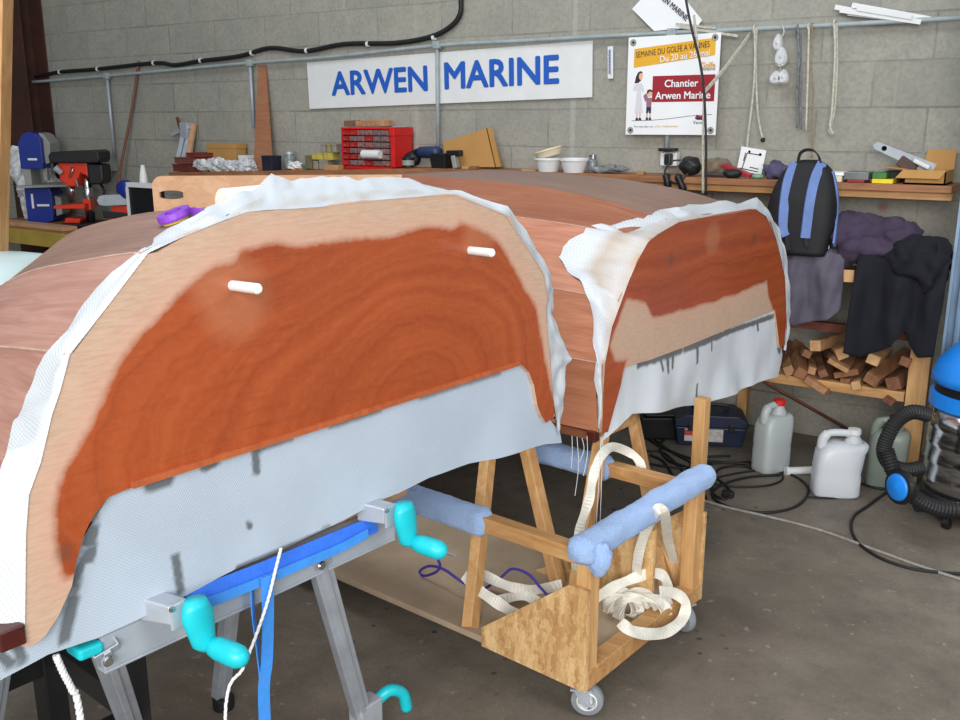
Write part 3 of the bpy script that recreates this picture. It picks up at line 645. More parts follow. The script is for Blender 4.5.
for w, k in ((-.013, 1), (TW + .001, 1)): MB().prism([T(w, -.002, .10), T(w, -.002, .40), T(w, .06, .40), T(w, .36, .165), T(w, .36, .105)], WV * .012).build('gusset', OSB, tr)
MB().prism([T(.10, .055, .126), T(.10, .055, .34), T(.10, .40, .126)], WV * .012).build('gusset', OSB, tr)
MB().prism([T(.44, .055, .126), T(.44, .055, .40), T(.44, .5, .126)], WV * .012).build('gusset', OSB, tr)
for w in (.006, TW - .05):
    rl = tbox(MB(), w, w + .044, .05, TL - .06, .455, .50).build('rail', PINE_X, tr, bevel=.003)
rl = tbox(MB(), .02, TW - .02, -.002, .045, .49, .525).build('rail', PINE_X, tr, bevel=.003)
def pad(p, q, rx, rz, name='fleece_pad', flare=0):
    d = (q - p); L = d.length; d.normalize(); x = d.cross(UP).normalized(); rings = []; N = int(L / .012); n = 22
    for i in range(N + 1):
        c = p + d * L * i / N; e = min(1, .55 + min(i, N - i) * .22); rg = []
        for k in range(n):
            a = 2 * pi * k / n; bx = 1 + .12 * noise.noise(V((i * .16, k * .5, rx * 90))) + .05 * noise.noise(V((i * .9, k * 1.3, 2)))
            ca, sa = cos(a), sin(a); ex = abs(ca) ** .7 * (1 if ca > 0 else -1); ez = abs(sa) ** .7 * (1 if sa > 0 else -1)
            rg.append(c + x * rx * ex * bx * e + UP * rz * ez * bx * e)
        rings.append(rg)
    return MB().loft(rings).build(name, PAD, tr, smooth=True)
pad(T(-.045, .022, .512), T(TW + .055, .022, .512), .039, .036)
MB().blob(T(.02, -.012, .488), (.036, .03, .045), .2, 5, 4).build('fleece_pad', PAD, tr, smooth=True)
pad(T(.028, .36, .475), T(.028, 1.0, .475), .036, .040)
def tl(u, v): o = T(TW - .028, 0, 0); d = D(u, v); k = (o - EYE).dot(WV) / d.dot(WV); return (EYE + d * k - T(0, 0, 0)).dot(LV)
pad(T(TW - .028, tl(614, 455), .475), T(TW - .028, tl(530, 446), .475), .036, .040)
for (w, l, a) in ((.03, .035, .5), (TW - .04, .04, -.4), (.05, TL - .08, .2), (TW - .05, TL - .08, .3)):
    c = thing('caster', None, None, T(w, l, 0)); c.parent = tr; c.location = T(w, l, 0) - tr.location
    ax = (WV * cos(a) + LV * sin(a)); fd = UP.cross(ax); h = T(w, l, .048)
    m = MB(); m.lathe([(0, -.016), (.03, -.016), (.0435, -.013), (.046, -.006), (.046, .006), (.0435, .013), (.03, .016), (0, .016)], h - fd * .015, ax, 32); m.build('wheel', plain('grey_rubber_tyre', srgb(134, 140, 146), .6, .1) if w == .03 and l < 1 else bpy.data.materials['grey_rubber_tyre'], c, smooth=False)
    m = MB()
    for sg in (-1, 1): m.lathe([(0, .0035), (.012, .0035), (.014, .0), (.024, -.001), (.026, .002), (.029, 0)], h - fd * .015 + ax * sg * .016, ax * sg, 24)
    m.build('hub', WHITE, c)
    m = MB()
    for sg in (-1, 1): m.prism([h - fd * .027 + ax * sg * .022 + UP * -.008, h - fd * .003 + ax * sg * .022 + UP * -.008, h + fd * .022 + ax * sg * .022 + UP * .04, h - fd * .02 + ax * sg * .022 + UP * .04], ax * .003 * sg)
    m.box(h + UP * .043, (.07, .06, .006), Matrix((ax, fd, UP)).transposed()); m.tube([h - fd * .015 - ax * .028, h - fd * .015 + ax * .028], .006, 10)
    m.build('fork', STEEL, c)
# webbing straps piled on the trolley
WG = 'white webbing straps on the trolley'
def web(pts, label, w=.034, side=None, n=7):
    p = spline(pts, n); sd = []
    for i, q in enumerate(p):
        t_ = p[min(i + 1, len(p) - 1)] - p[max(i - 1, 0)]; s_ = t_.cross(q - EYE).normalized(); a_ = .7 * sin(i * .35 + len(label)); sd.append(s_ * cos(a_) + (q - EYE).normalized() * sin(a_))
    return MB().ribbon(p, w, sd, .003).build('webbing_strap', WEB, label=label, cat='strap', smooth=False)
def tpx(u, v, w):   # a point on the trolley's upright plane at width w
    o = T(w, 0, 0); d = D(u, v); k = (o - EYE).dot(WV) / d.dot(WV); return EYE + d * k
def lpx(u, v, l):
    o = T(0, l, 0); d = D(u, v); k = (o - EYE).dot(LV) / d.dot(LV); return EYE + d * k
CAMS = RT
web([lpx(u, v, l) for u, v, l in ((645, 600, .12), (637, 575, .10), (640, 548, .07), (648, 526, .03), (656, 511, -.024), (661, 509, -.026), (665, 516, -.024), (668, 540, .07), (674, 566, .10), (664, 588, .13))], 'white webbing strap looped over the padded front rail of the trolley', .03, RT + UP * .15)
m = MB()
for k in range(9):
    c0 = lpx(618 + 3.6 * k, 603 + 1.2 * k, .12 - .008 * k); ph = k * .12 - .3; pts = []
    for i in range(12):
        a = pi * 1.02 - i / 11 * 3.6; r = .058 + .005 * k
        pts.append(c0 + RT * (.8 * r * cos(a + ph)) + UP * (r * .72 * sin(a + ph) - .012) - FW * (.02 * sin(i * .8 + k)))
    p = spline(pts, 4); sd = []
    for i, q in enumerate(p):
        t_ = p[min(i + 1, len(p) - 1)] - p[max(i - 1, 0)]; s_ = t_.cross(q - EYE).normalized(); a_ = .9 + .25 * sin(k * 2.1 + i * .2); sd.append(s_ * cos(a_) + (q - EYE).normalized() * sin(a_))
    m.ribbon(p, .034, sd, .003)
m.build('webbing_strap', WEB, label='white webbing strap heaped in loose coils at the front of the trolley', cat='strap')
web([lpx(u, v, l) for u, v, l in ((596, 598, .16), (612, 588, .14), (632, 579, .1), (652, 573, .07), (664, 577, .05), (668, 592, .03), (664, 606, .02), (668, 616, .0))], 'white webbing strap crossing over the top of the coils', .034, UP + FW * -.3)
web([lpx(u, v, l) for u, v, l in ((660, 592, .0), (674, 593, -.01), (685, 602, -.03), (683, 618, -.04), (668, 631, -.045), (650, 634, -.045), (632, 631, -.03), (620, 622, .0))], 'white webbing strap end curling out over the front beam beside the coils', .034, UP + RT * .25)
web([tpx(464, 575, .09), tpx(476, 588, .085), tpx(495, 601, .085), tpx(512, 612, .10), tpx(526, 620, .12)], 'white webbing strap slung across the front of the left wooden frame', .036, UP + LV * .2)
web([tpx(484, 575, .22), tpx(505, 585, .22), tpx(530, 590, .24), tpx(562, 585, .28)], 'white webbing strap running level behind the left wooden frame', .034, UP + LV * .3)
web([tpx(480, 606, .2), tpx(500, 600, .2), tpx(525, 596, .22), tpx(545, 604, .26), tpx(565, 596, .3)], 'twisted white webbing strap lying low between the feet of the left wooden frame', .032, UP + LV * .5)
web([tpx(576, 570, .3), tpx(577, 548, .3), tpx(581, 525, .31), tpx(589, 500, .33), tpx(593, 478, .36), tpx(600, 458, .4), tpx(612, 447, .55), tpx(630, 453, TW + .0), tpx(640, 463, TW + .01), tpx(644, 480, TW + .01)], 'white webbing strap climbing beside the frame leg to the far rail', .03, RT + FW * .2)
rope('purple_cord', [tpx(u, v, w) for u, v, w in ((438, 560, .15), (440, 566, .15), (436, 572, .15), (424, 576, .16), (420, 571, .16), (430, 566, .15), (445, 570, .14), (462, 582, .14), (480, 590, .22), (500, 578, .24), (512, 569, .24), (528, 574, .22), (540, 587, .2), (549, 597, .2))], .0045, plain('purple_cord_fibre', srgb(66, 54, 150), .7, .3, 60), 'thin purple cord looping across the trolley deck', 'cord')
# wooden frames under the far half
def sawhorse(label, feet, tops, zt, back, sup):
    c = (tops[0] + tops[1]) / 2
    s = thing('trestle_frame', label, 'trestle', V((c.x, c.y, .126)), 'wooden frames under the far boat half')
    for f, t in zip(feet, tops): MB().bar(f, t + (t - f) * .04, .045, .036, up=AV).build('leg', PINE, s, bevel=.003)
    MB().bar(V((c.x, c.y, zt + .02)) - AV * .03, V((c.x, c.y, zt + .02)) + AV * .09, .16, .05).build('head_block', PINE_X, s, bevel=.003)
    return s
zt = Z2 - .07
sawhorse('wooden A-shaped leg frame at the left of the trolley deck, wrapped by webbing', (at_z(470, 628, .126), at_z(560, 592, .126)), (at_z(489, 447, zt), at_z(525, 440, zt)), zt, .4, 0)
sawhorse('wooden A-shaped leg frame rising behind the padded front rail of the trolley', (at_z(574, 600, .126), at_z(667, 590, .126)), (at_z(601, 440, zt), at_z(632, 412, zt)), zt, .4, 0)
f = at_z(703, 520, 0); t_ = at_z(703, 395, Z2 - .02)
MB().bar(V((t_.x, t_.y, 0)), V((t_.x, t_.y, Z2 - .03)), .045, .045, up=AV).build('timber_prop', PINE, bevel=.003, label='upright timber prop under the right end of the far boat half', cat='post')
# ------------------------------------------------------------------ long wall shelf and right-hand rack
SY = 4.60; SZ = at_y(800, 181, SY).z
def wy(u, v, y=WALL_Y - .012): return at_y(u, v, y)
def sx(u, y=4.74): return at_y(u, 170, y).x
sh = thing('wall_shelf', 'long wooden shelf along the concrete block wall', 'shelf', V((sx(600), 4.75, SZ - .12)))
XL = at_y(168, 165, SY).x; XR = at_y(952, 187, SY).x
S0 = SZ; XM = at_y(430, 168, SY).x; DR = .095
MB().span((XM, SY, SZ - .032), (XR, WALL_Y - .002, SZ)).build('board', BENCHW, sh, bevel=.003)
MB().prism([(XM - .001, SY, SZ - .032), (XM - .001, SY, SZ), (XL, SY, SZ - DR), (XL, SY, SZ - DR - .032)], (0, WALL_Y - .002 - SY, 0)).build('board', BENCHW, sh)
def sz(u): return S0 - DR * max(0, (XM - sx(u)) / (XM - XL))
MB().span((XM, SY + .03, SZ - .066), (XR, SY + .07, SZ - .033)).build('apron_rail', PINE_X, sh, bevel=.003)
for k in range(3):
    x = lerp(XL + 1.2, XR - .1, k / 5); MB().prism([(x, WALL_Y - .002, SZ - .034), (x, SY + .075, SZ - .034), (x, WALL_Y - .002, SZ - .22)], (.03, 0, 0)).build('bracket', PINE, sh)
mpp = lambda u, y: (at_y(u, 170, y) - EYE).dot(FW) / F      # metres per pixel
# ---- conduit rail with drops
pr = thing('conduit_rail', 'grey painted pipe running along the wall with vertical drops', 'pipe', V((sx(437), WALL_Y - .05, SZ)))
Pp = [wy(u, v, WALL_Y - .05) for u, v in ((8, 84), (107, 76), (250, 63), (330, 57), (437, 45.5), (520, 41), (600, 36.5), (740, 29.5), (850, 24), (968, 17.5))]
MB().tube(spline(Pp, 4), .0115, 10).build('rail_pipe', PIPEG, pr, smooth=True)
for u, v0, v1, v2 in ((107, 76, 155, 165), (250, 63, 128, 165), (437, 45, 152, 150), (672, 33, 168, 160)):
    a = wy(u, v0, WALL_Y - .05); b = V((a.x, a.y, at_y(u + 3, v1, WALL_Y - .05).z))
    d = MB().tube([a, b], .012, 10).build('drop_pipe', PIPEG if u != 250 and u != 107 else PALESTEEL, pr, smooth=True)
    MB().box(a, (.05, .04, .045)).build('tee_joint', PIPEG, d, bevel=.006)
MB().box(wy(111, 163, WALL_Y - .032), (.07, .062, .13)).build('junction_box', GREYM, pr, bevel=.006)
# ---- black cable
P = [wy(u, v, WALL_Y - .024) for u, v in ((10, 81), (40, 76), (60, 72), (98, 69), (155, 63), (175, 65), (200, 61), (240, 56), (270, 48), (305, 51), (345, 44), (395, 43), (430, 37), (450, 27), (460, 14), (461, -4), (462, -40))]
cb = MB().tube(spline(P, 6), .015, 10).build('thick_cable', RUBBER, smooth=True, label='thick black cable clipped in waves along the wall above the pipe', cat='cable')
for u, v in ((60, 72), (98, 69), (154, 63), (201, 60.5), (252, 53), (307, 50.5), (368, 44), (434, 37.5)):
    c = wy(u, v, WALL_Y - .024); MB().lathe([(.0155, -.009), (.018, -.009), (.018, .009), (.0155, .009)], c, (1, 0, .1), 14).build('cable_clip', WHITE, cb)
# ---- lettering
def text(s, mat, parent, frame, x0, y0, w=None, h=.05, off=0, bold=0, name='lettering', align='LEFT'):
    """text laid in the plane of frame (origin, x axis, y axis): baseline-left at (x0,y0), cap height h, width w"""
    O, X, Y = frame; N = X.cross(Y)
    c = bpy.data.curves.new(name, 'FONT'); c.body = s; c.size = 1; c.resolution_u = 3
    o = bpy.data.objects.new(name, c); COL.objects.link(o); dg = bpy.context.evaluated_depsgraph_get(); dg.update()
    me = o.evaluated_get(dg).to_mesh(); vs = [v.co.copy() for v in me.vertices]; fs = [list(p.vertices) for p in me.polygons]
    o.evaluated_get(dg).to_mesh_clear(); bpy.data.objects.remove(o); bpy.data.curves.remove(c)
    a = min(v.x for v in vs); b = max(v.x for v in vs); t = .72 
    sy = h / t; sxx = sy if w is None else w / (b - a)
    if align == 'RIGHT': x0 -= (b - a) * sxx
    m = MB()
    for kn, (kx, ky) in enumerate(((0, 0),) if not bold else ((0, 0), (-1, 0), (1, 0), (0, -1), (0, 1), (-.7, .7), (.7, .7), (-.7, -.7), (.7, -.7))):
        m.add([O + X * (x0 + (v.x - a + kx * bold) * sxx) + Y * (y0 + (v.y + ky * bold) * sy) + N * (.002 + off + kn * .0004) for v in vs], fs)
    return m.build(name, mat, parent, fixn=False)
def panel(frame, x0, x1, y0, y1, off, mat, parent, name, skew=0):
    O, X, Y = frame; N = X.cross(Y)
    return MB().add([O + X * x0 + Y * y0 + N * off, O + X * x1 + Y * (y0 + skew) + N * off, O + X * x1 + Y * (y1 + skew) + N * off, O + X * x0 + Y * y1 + N * off], [(0, 1, 2, 3)]).build(name, mat, parent, fixn=False)
def quadframe(a, b, c, y=WALL_Y - .02):     # lower-left, lower-right, upper-left pixels on the wall
    A = wy(*a, y); Bq = wy(*b, y); Cq = wy(*c, y); X = (Bq - A); w = X.length; X.normalize(); N = V((0, -1, 0)); Y = N.cross(X).normalized()
    return (A, X, Y), w, (Cq - A).dot(Y)
fr, w, h = quadframe((309.5, 109), (592, 97.3), (308, 62.5))
sg = thing('sign_board', 'long white company sign board with big blue capital letters', 'sign', fr[0])
O, X, Y = fr
MB().prism([O, O + X * w, O + X * w + Y * h, O + Y * h], V((0, .008, 0))).build('board', WHITE, sg, bevel=.001)
def onsign(u, v): p = wy(u, v, WALL_Y - .02) - O; return p.dot(X), p.dot(Y)
for s_, u0, u1, va, vb in (('ARWEN', 332.8, 427.3, 95.0, 71.5), ('MARINE', 445.6, 558.5, 88.5, 62)):
    x_, y_ = onsign(u0, va); x2, _ = onsign(u1, va - 7); _, yt = onsign(u0, vb)
    text(s_, BLUEINK, sg, fr, x_, y_, x2 - x_, yt - y_, 0, .028)
# ---- poster
fr, w, h = quadframe((625.5, 134.5), (715.5, 135), (629, 37.5), WALL_Y - .075)
O, X, Y = fr; fr = (O, X, Y)
po = thing('poster', 'white event poster with ochre and wine-red bands on the wall', 'poster', O)
sk = 0
MB().prism([O, O + X * w, O + X * w + Y * h, O + Y * h], V((0, .002, 0))).build('sheet', PAPER, po)
M = MB(); M.add([O + X * .07 * w + Y * h * .69 + V((0, -.001, 0)), O + X * .95 * w + Y * h * .785 + V((0, -.001, 0)), O + X * .95 * w + Y * h * .955 + V((0, -.001, 0)), O + X * .07 * w + Y * h * .88 + V((0, -.001, 0))], [(0, 1, 2, 3)]); M.build('ochre_band', OCHRE, po, fixn=False)
def rot(fr, dx, dy, a): O, X, Y = fr; return (O + X * dx + Y * dy, X * cos(a) + Y * sin(a), Y * cos(a) - X * sin(a))
a = math.atan2(.085 * h, .88 * w)
text('SEMAINE DU GOLFE A VANNES', DARKINK, po, rot(fr, .095 * w, .79 * h, a), 0, 0, w * .80, h * .062, .001)
text('Du 20 au 26 mai', PAPER, po, rot(fr, .37 * w, .735 * h, a), 0, 0, w * .53, h * .065, .001, .008)
panel(fr, .29 * w, .965 * w, .335 * h, .60 * h, .001, WINE, po, 'wine_band')
text('Chantier', PAPER, po, fr, .43 * w, .485 * h, w * .36, h * .075, .001, .018)
text('Arwen Marine', PAPER, po, fr, .33 * w, .365 * h, w * .595, h * .075, .001, .018)
text('Golfe', OCHRE, po, fr, .81 * w, .665 * h, w * .15, h * .06, .001, .01, 'emblem')
text('semaine', DARKINK, po, fr, .80 * w, .64 * h, w * .16, h * .03, .001, .0, 'emblem')
text('Vannes', DARKINK, po, fr, .755 * w, .11 * h, w * .14, h * .035, .001)
text('Pour vous aider a une', DARKINK, po, fr, .10 * w, .075 * h, w * .22, h * .02, .001)
text('plus bellement', OCHREINK, po, fr, .34 * w, .078 * h, w * .26, h * .024, .001)
def shape(pts, mat, off=.001, name='printed_figure'):
    return MB().add([O + X * (x * w) + Y * (y * h) + V((0, -off, 0)) for x, y in pts], [tuple(range(len(pts)))]).build(name, mat, po, fixn=False)
def ell(cx, cy, rx, ry, n=20): return [(cx + rx * cos(2 * pi * k / n), cy + ry * sin(2 * pi * k / n)) for k in range(n)]
PWHITE = plain('print_pale_dress', srgb(214, 214, 220), .7, .03, 4); PDARK = plain('print_navy', srgb(44, 42, 74), .7, .03, 4); PHAIR = plain('print_brown_hair', srgb(58, 36, 34), .7, .03, 4); PMAUVE = plain('print_mauve', srgb(150, 108, 126), .7, .03, 4)
shape([(.085, .53), (.10, .60), (.12, .64), (.15, .655), (.17, .645), (.172, .62), (.16, .56), (.13, .535)], PHAIR, .001)
shape(ell(.155, .60, .022, .035), SKIN, .0014)
shape([(.075, .50), (.115, .53), (.165, .53), (.19, .50), (.20, .44), (.185, .43), (.165, .46), (.165, .43), (.115, .43), (.112, .46), (.075, .45)], PWHITE, .0011)
shape([(.115, .435), (.165, .435), (.19, .225), (.10, .225)], PWHITE, .0013)
for x in (.125, .16): shape([(x - .008, .225), (x + .008, .225), (x + .008, .165), (x - .008, .165)], SKIN, .001); shape([(x - .012, .175), (x + .01, .175), (x + .024, .145), (x - .014, .145)], PDARK, .0014)
shape([(.19, .40), (.225, .43), (.25, .37), (.215, .34)], PMAUVE, .0016)
shape(ell(.262, .425, .032, .034), SKIN, .001); shape([(.228, .43), (.235, .458), (.262, .468), (.29, .456), (.296, .435), (.26, .445), (.24, .42)], PHAIR, .0014)
shape([(.225, .38), (.29, .38), (.285, .28), (.23, .28)], PMAUVE, .001); shape([(.23, .285), (.285, .285), (.285, .22), (.262, .22), (.258, .25), (.25, .22), (.23, .22)], PDARK, .0013)
for x in (.24, .274): shape([(x - .008, .22), (x + .008, .22), (x + .008, .165), (x - .008, .165)], SKIN, .001); shape([(x - .01, .18), (x + .009, .18), (x + .02, .147), (x - .012, .147)], PDARK, .0014)
m = MB(); m.tube([O + X * w * a_ + Y * h * b_ + V((0, -.001, 0)) for a_, b_ in ((.07, .145), (.3, .15), (.5, .165), (.7, .19), (.95, .205))], .0012, 4); m.build('printed_line', DARKINK, po)
shape([(.77, .165), (.79, .205), (.83, .19), (.87, .2), (.885, .175), (.86, .15), (.80, .15)], WINE, .0012, 'emblem'); shape([(.775, .165), (.80, .178), (.845, .17), (.87, .18), (.87, .165), (.80, .155)], PDARK, .0016, 'emblem')
for x, y in ((.055, .945), (.94, .955), (.055, .045), (.945, .045)):
    MB().lathe([(.006, 0), (.008, .0015), (.016, .0015), (.018, 0)], O + X * w * x + Y * h * y + V((0, -.001, 0)), (0, -1, 0), 20).build('eyelet', GREYM, po)
# ---- tilted white card above the pipe
A = wy(632, 9, WALL_Y - .03); Bq = wy(659, 33, WALL_Y - .03); Cq = wy(701, 19, WALL_Y - .03)
cd = thing('name_card', 'tilted white name card with small dark letters above the pipe', 'sign', Bq)
q = [wy(u, v, WALL_Y - .03) for u, v in ((632, 9), (654, 31), (697, 27), (702, 20), (676, -12), (642, -2))]
MB().prism(q, V((0, .004, 0))).build('card', PAPER, cd)
p = wy(651.5, -9.5, WALL_Y - .034); e = wy(686, 21, WALL_Y - .034); X = (e - p).normalized(); Y = V((0, -1, 0)).cross(X)
text('ARWEN MARINE', DARKINK, cd, (p, X, Y), 0, 0, (e - p).length, .028, 0, .012)
# ---- thermometer
fr, w, h = quadframe((607.5, 79), (613, 78.6), (607.5, 46.5)); O, X, Y = fr
th = thing('thermometer', 'small white wall thermometer beside the company sign', 'thermometer', O)
MB().prism([O, O + X * w, O + X * w + Y * h, O + Y * h], V((0, .006, 0))).build('back_plate', WHITE, th, bevel=.002)
MB().tube([O + X * w * .5 + Y * h * .15 + V((0, -.003, 0)), O + X * w * .5 + Y * h * .9 + V((0, -.003, 0))], .003, 8).build('tube', BLUEINK, th)
m = MB()
for k in range(16): m.box(O + X * w * .25 + Y * h * (.18 + k * .045) + V((0, -.0012, 0)), (w * .3, .001, .002))
m.build('scale_marks', DARKINK, th)
# ---- ropes and hardware hanging from the pipe
HG = 'ropes hanging from the pipe'
HY = WALL_Y - .068
def hang(pts, r, mat, label, extra=None):
    t = MB(); t.tube(spline([wy(u, v, HY) for u, v in pts], 6), r, 8)
    if extra: t.tube(spline([wy(u, v, HY + .012) for u, v in extra], 6), r, 8)
    a = wy(*pts[0], WALL_Y - .05); t.tube([a + V((.0 , .017 * cos(k), .017 * sin(k))) for k in [i * pi / 6 for i in range(13)]], r, 6)
    return t.build('hanging_rope', mat, smooth=True, label=label, cat='rope', group=HG)
hang([(754.5, 29), (755, 60), (753, 95), (748.5, 132), (747, 148)], .006, ROPEW, 'doubled pale rope hanging from the pipe just right of the poster', [(756.5, 29), (756, 70), (758, 115), (763, 140)])
m = MB(); m.blob(wy(763, 140, HY), .012, .1, 5, 2); m.build('rubber_end', RUBBER, label='black rubber stopper at the end of the doubled pale rope', cat='stopper')
hang([(798, 29), (799, 60), (797, 90), (797, 128)], .006, plain('grey_flecked_rope', srgb(120, 124, 128), .8, .5, 60, bump=.4), 'grey flecked rope hanging from the pipe right of the pulley blocks', [(800, 29), (801, 70), (800, 100), (801, 129)])
hang([(809, 27), (808, 70), (806, 131)], .0055, ROPEW, 'short pale rope hanging between the grey and the brownish ropes')
hang([(812.5, 27), (811, 66), (813, 90), (812, 120), (812, 158)], .0045, plain('brown_rope', srgb(150, 132, 108), .85, .4, 60), 'thin brownish rope reaching down behind the backpack')
hang([(834.5, 24), (835, 60), (832, 110), (830, 126), (833, 134)], .0065, ROPEW, 'pale knotted rope rightmost on the pipe', [(836.5, 24), (837, 60), (835, 105), (831, 125), (829, 131), (833, 135)])
SHINY = plain('bright_pulley_metal', srgb(226, 228, 230), .25, .25, 30, .3)
pb = thing('pulley_blocks', 'string of shiny pulley blocks hanging from the pipe', 'pulley', wy(781, 84, HY))
MB().tube(spline([wy(u, v, HY) for u, v in ((782, 24), (784, 32), (781, 38), (778, 45), (783, 52), (782, 60), (780, 70), (781, 82))], 5), .004, 6).build('cord', ROPEW, pb)
def cheek(u, v, ru, rv, name, mat):
    c = wy(u, v, HY - .01); k = mpp(u, HY); m = MB(); rings = []
    for dy, f in ((0, .8), (-.012, 1), (-.03, 1), (-.042, .75)): rings.append([c + V((cos(a) * ru * k * f * (1 - .25 * sin(a)), dy, sin(a) * rv * k * f)) for a in [2 * pi * i / 18 for i in range(18)]])
    m.loft(rings); m.lathe([(.004, .004), (.009, 0)], c + V((0, -.042, 0)), (0, -1, 0), 12); return m.build(name, mat, pb)
cheek(779.5, 43, 4.5, 8, 'block', SHINY); cheek(782.5, 57, 6, 9, 'block', SHINY); cheek(777.5, 78, 6, 6.5, 'block', SHINY); cheek(785, 77, 5, 7, 'block', SHINY)
# batten bundle on top of the pipe
BG = 'white battens on the pipe'
for i, (a, b, c, d) in enumerate(((835, 7, 892, 18), (848, 13, 906, 20), (852, 5, 930, 19), (840, 10, 921, 22), (857, 8, 912, 17))):
    MB().bar(wy(a, b, WALL_Y - .035 - .008 * i), wy(c, d, WALL_Y - .035 - .008 * i), .006, .022).build('white_batten', WHITE, label='thin white batten wedged in the sheaf above the pipe at the far right', cat='batten', group=BG)
for i, (a, b, c, d) in enumerate(((676, 24, 716, 28), (680, 27, 738, 36))):
    MB().bar(wy(a, b, WALL_Y - .06), wy(c, d, WALL_Y - .065), .006, .012).build('white_batten', ROPEW, label=('short pale batten on the pipe beside the tilted name card', 'longer pale batten slanting down across the pipe beside the name card')[i], cat='batten')
# cords hanging from above in front of the poster, tied back to the pipe
cy = 4.45
rope('hanging_rope', [at_y(u, v, cy) for u, v in ((680, -40), (686, 0), (692, 30), (700, 62), (704, 92), (706, 140), (706, 195))], .006, RUBBER, 'black rope hanging from above in front of the poster', 'rope')
rope('hanging_rope', [at_y(u, v, cy + .015) for u, v in ((694, 15), (698, 50), (703, 82), (704, 95), (703, 140), (703, 193))], .006, ROPEW, 'thin pale rope hanging beside the black one in front of the poster', 'rope')
m = MB()
for k in (0, 2.5): m.tube(spline([at_y(705, 90 + k, cy + .01), at_y(724, 68 + k, 4.6), at_y(750, 33 + k, WALL_Y - .07)], 6), .005, 6)
m.build('tie_rope', ROPEW, smooth=True, label='doubled pale rope tied from the hanging ropes up to the pipe', cat='rope')
# ---- things on the shelf
def onshelf(u, v=None): return sx(u, 4.74)
def crate(name, label, cat, u0, u1, h, mat, y=4.76, d=.1, group=None, z=None, rz=0, lip=True):
    x0 = sx(u0, y); x1 = sx(u1, y); z0 = SZ if z is None else z
    m = MB(Matrix.Translation(((x0 + x1) / 2, y, z0 + .001)) @ Matrix.Rotation(rz, 4, 'Z')); W_ = (x1 - x0) / 2
    m.span((-W_, -d / 2, 0), (W_, d / 2, h * .8)).span((-W_ * 1.03, -d / 2 * 1.05, h * .8), (W_ * 1.03, d / 2 * 1.05, h)) if lip else m.span((-W_, -d / 2, 0), (W_, d / 2, h))
    return m.build(name, mat, bevel=.002, label=label, cat=cat, group=group)
SZ = sz(368)
# red organiser with small clear drawers
y0 = 4.66; x0 = sx(341, y0); x1 = sx(393.5, y0); H = 40 * mpp(367, y0) 
og = thing('drawer_organizer', 'red drawer organiser full of small clear drawers on the shelf', 'organizer', V(((x0 + x1) / 2, 4.74, SZ)))
MB().span((x0, y0 + .012, SZ + .001), (x1, y0 + .20, SZ + .02)).span((x0, y0 + .012, SZ + H - .012), (x1, y0 + .2, SZ + H)).span((x0, y0 + .012, SZ), (x0 + .012, y0 + .2, SZ + H)).span((x1 - .03, y0 + .012, SZ), (x1, y0 + .2, SZ + H)).span((x0, y0 + .19, SZ), (x1, y0 + .2, SZ + H)).span((x1 - .034, y0 + .005, SZ + H - .05), (x1 + .004, y0 + .2, SZ + H + .002)).build('case', REDP, og, bevel=.003)
CLEAR = plain('clear_drawer_plastic', srgb(168, 120, 118), .25, .5, 50, Transmission_Weight=.2)
cont = [plain('drawer_red', srgb(176, 40, 40), .35, .4, 40), CLEAR, plain('drawer_grey', srgb(128, 110, 110), .3, .5, 50)]
W_ = x1 - x0 - .046; nx, nz = 6, 6
for i in range(nx):
    for j in range(nz):
        cx = x0 + .013 + W_ * (i + .5) / nx; cz = SZ + .021 + (H - .034) * (j + .5) / nz
        dw = MB().span((cx - W_ / nx * .45, y0, cz - (H - .034) / nz * .44), (cx + W_ / nx * .45, y0 + .17, cz + (H - .034) / nz * .4)).build('drawer', cont[(i * 5 + j * 3 + (i * j) % 2) % 3], og, bevel=.002)
        MB().span((cx - .012, y0 - .008, cz - .008), (cx + .012, y0, cz - .003)).build('pull', CLEAR, dw)
for (u, v, s, c) in ((369, 154.5, 1, WHITE), (370, 141, .8, CLEAR), (370, 163, .7, WHITE)):
    pass
m = MB(); a = at_y(363, 154, y0 - .02); m.cyl(a, a + V((.14 * 1, 0, 0)), .026, 16); m.build('white_roll', WHITE, label='small white roll lying against the front of the red organiser', cat='roll')
ow = [((346, 132), (359, 129), OFFCUT[3], 'dark wood offcut on top of the red organiser, at its left end'), ((358, 130.5), (391, 127.5), OFFCUT[0], 'long pale wood offcut lying on top of the red organiser')]
for (a, b), (c, d), mt, lb in ow: p = at_y(a, b, 4.74); q = at_y(c, d, 4.76); z = SZ + H + .022; MB().bar((p.x, 4.74, z), (q.x, 4.76, z + .004), .05, .036).build('wood_offcut', mt, bevel=.003, label=lb, cat='wood')
MB().bar((sx(378), 4.80, SZ + H + .006), (sx(402), 4.80, SZ + H + .006), .04, .006).build('steel_rule', STEEL, label='flat steel strip on top of the red organiser at the back', cat='ruler')
SZ = sz(325)
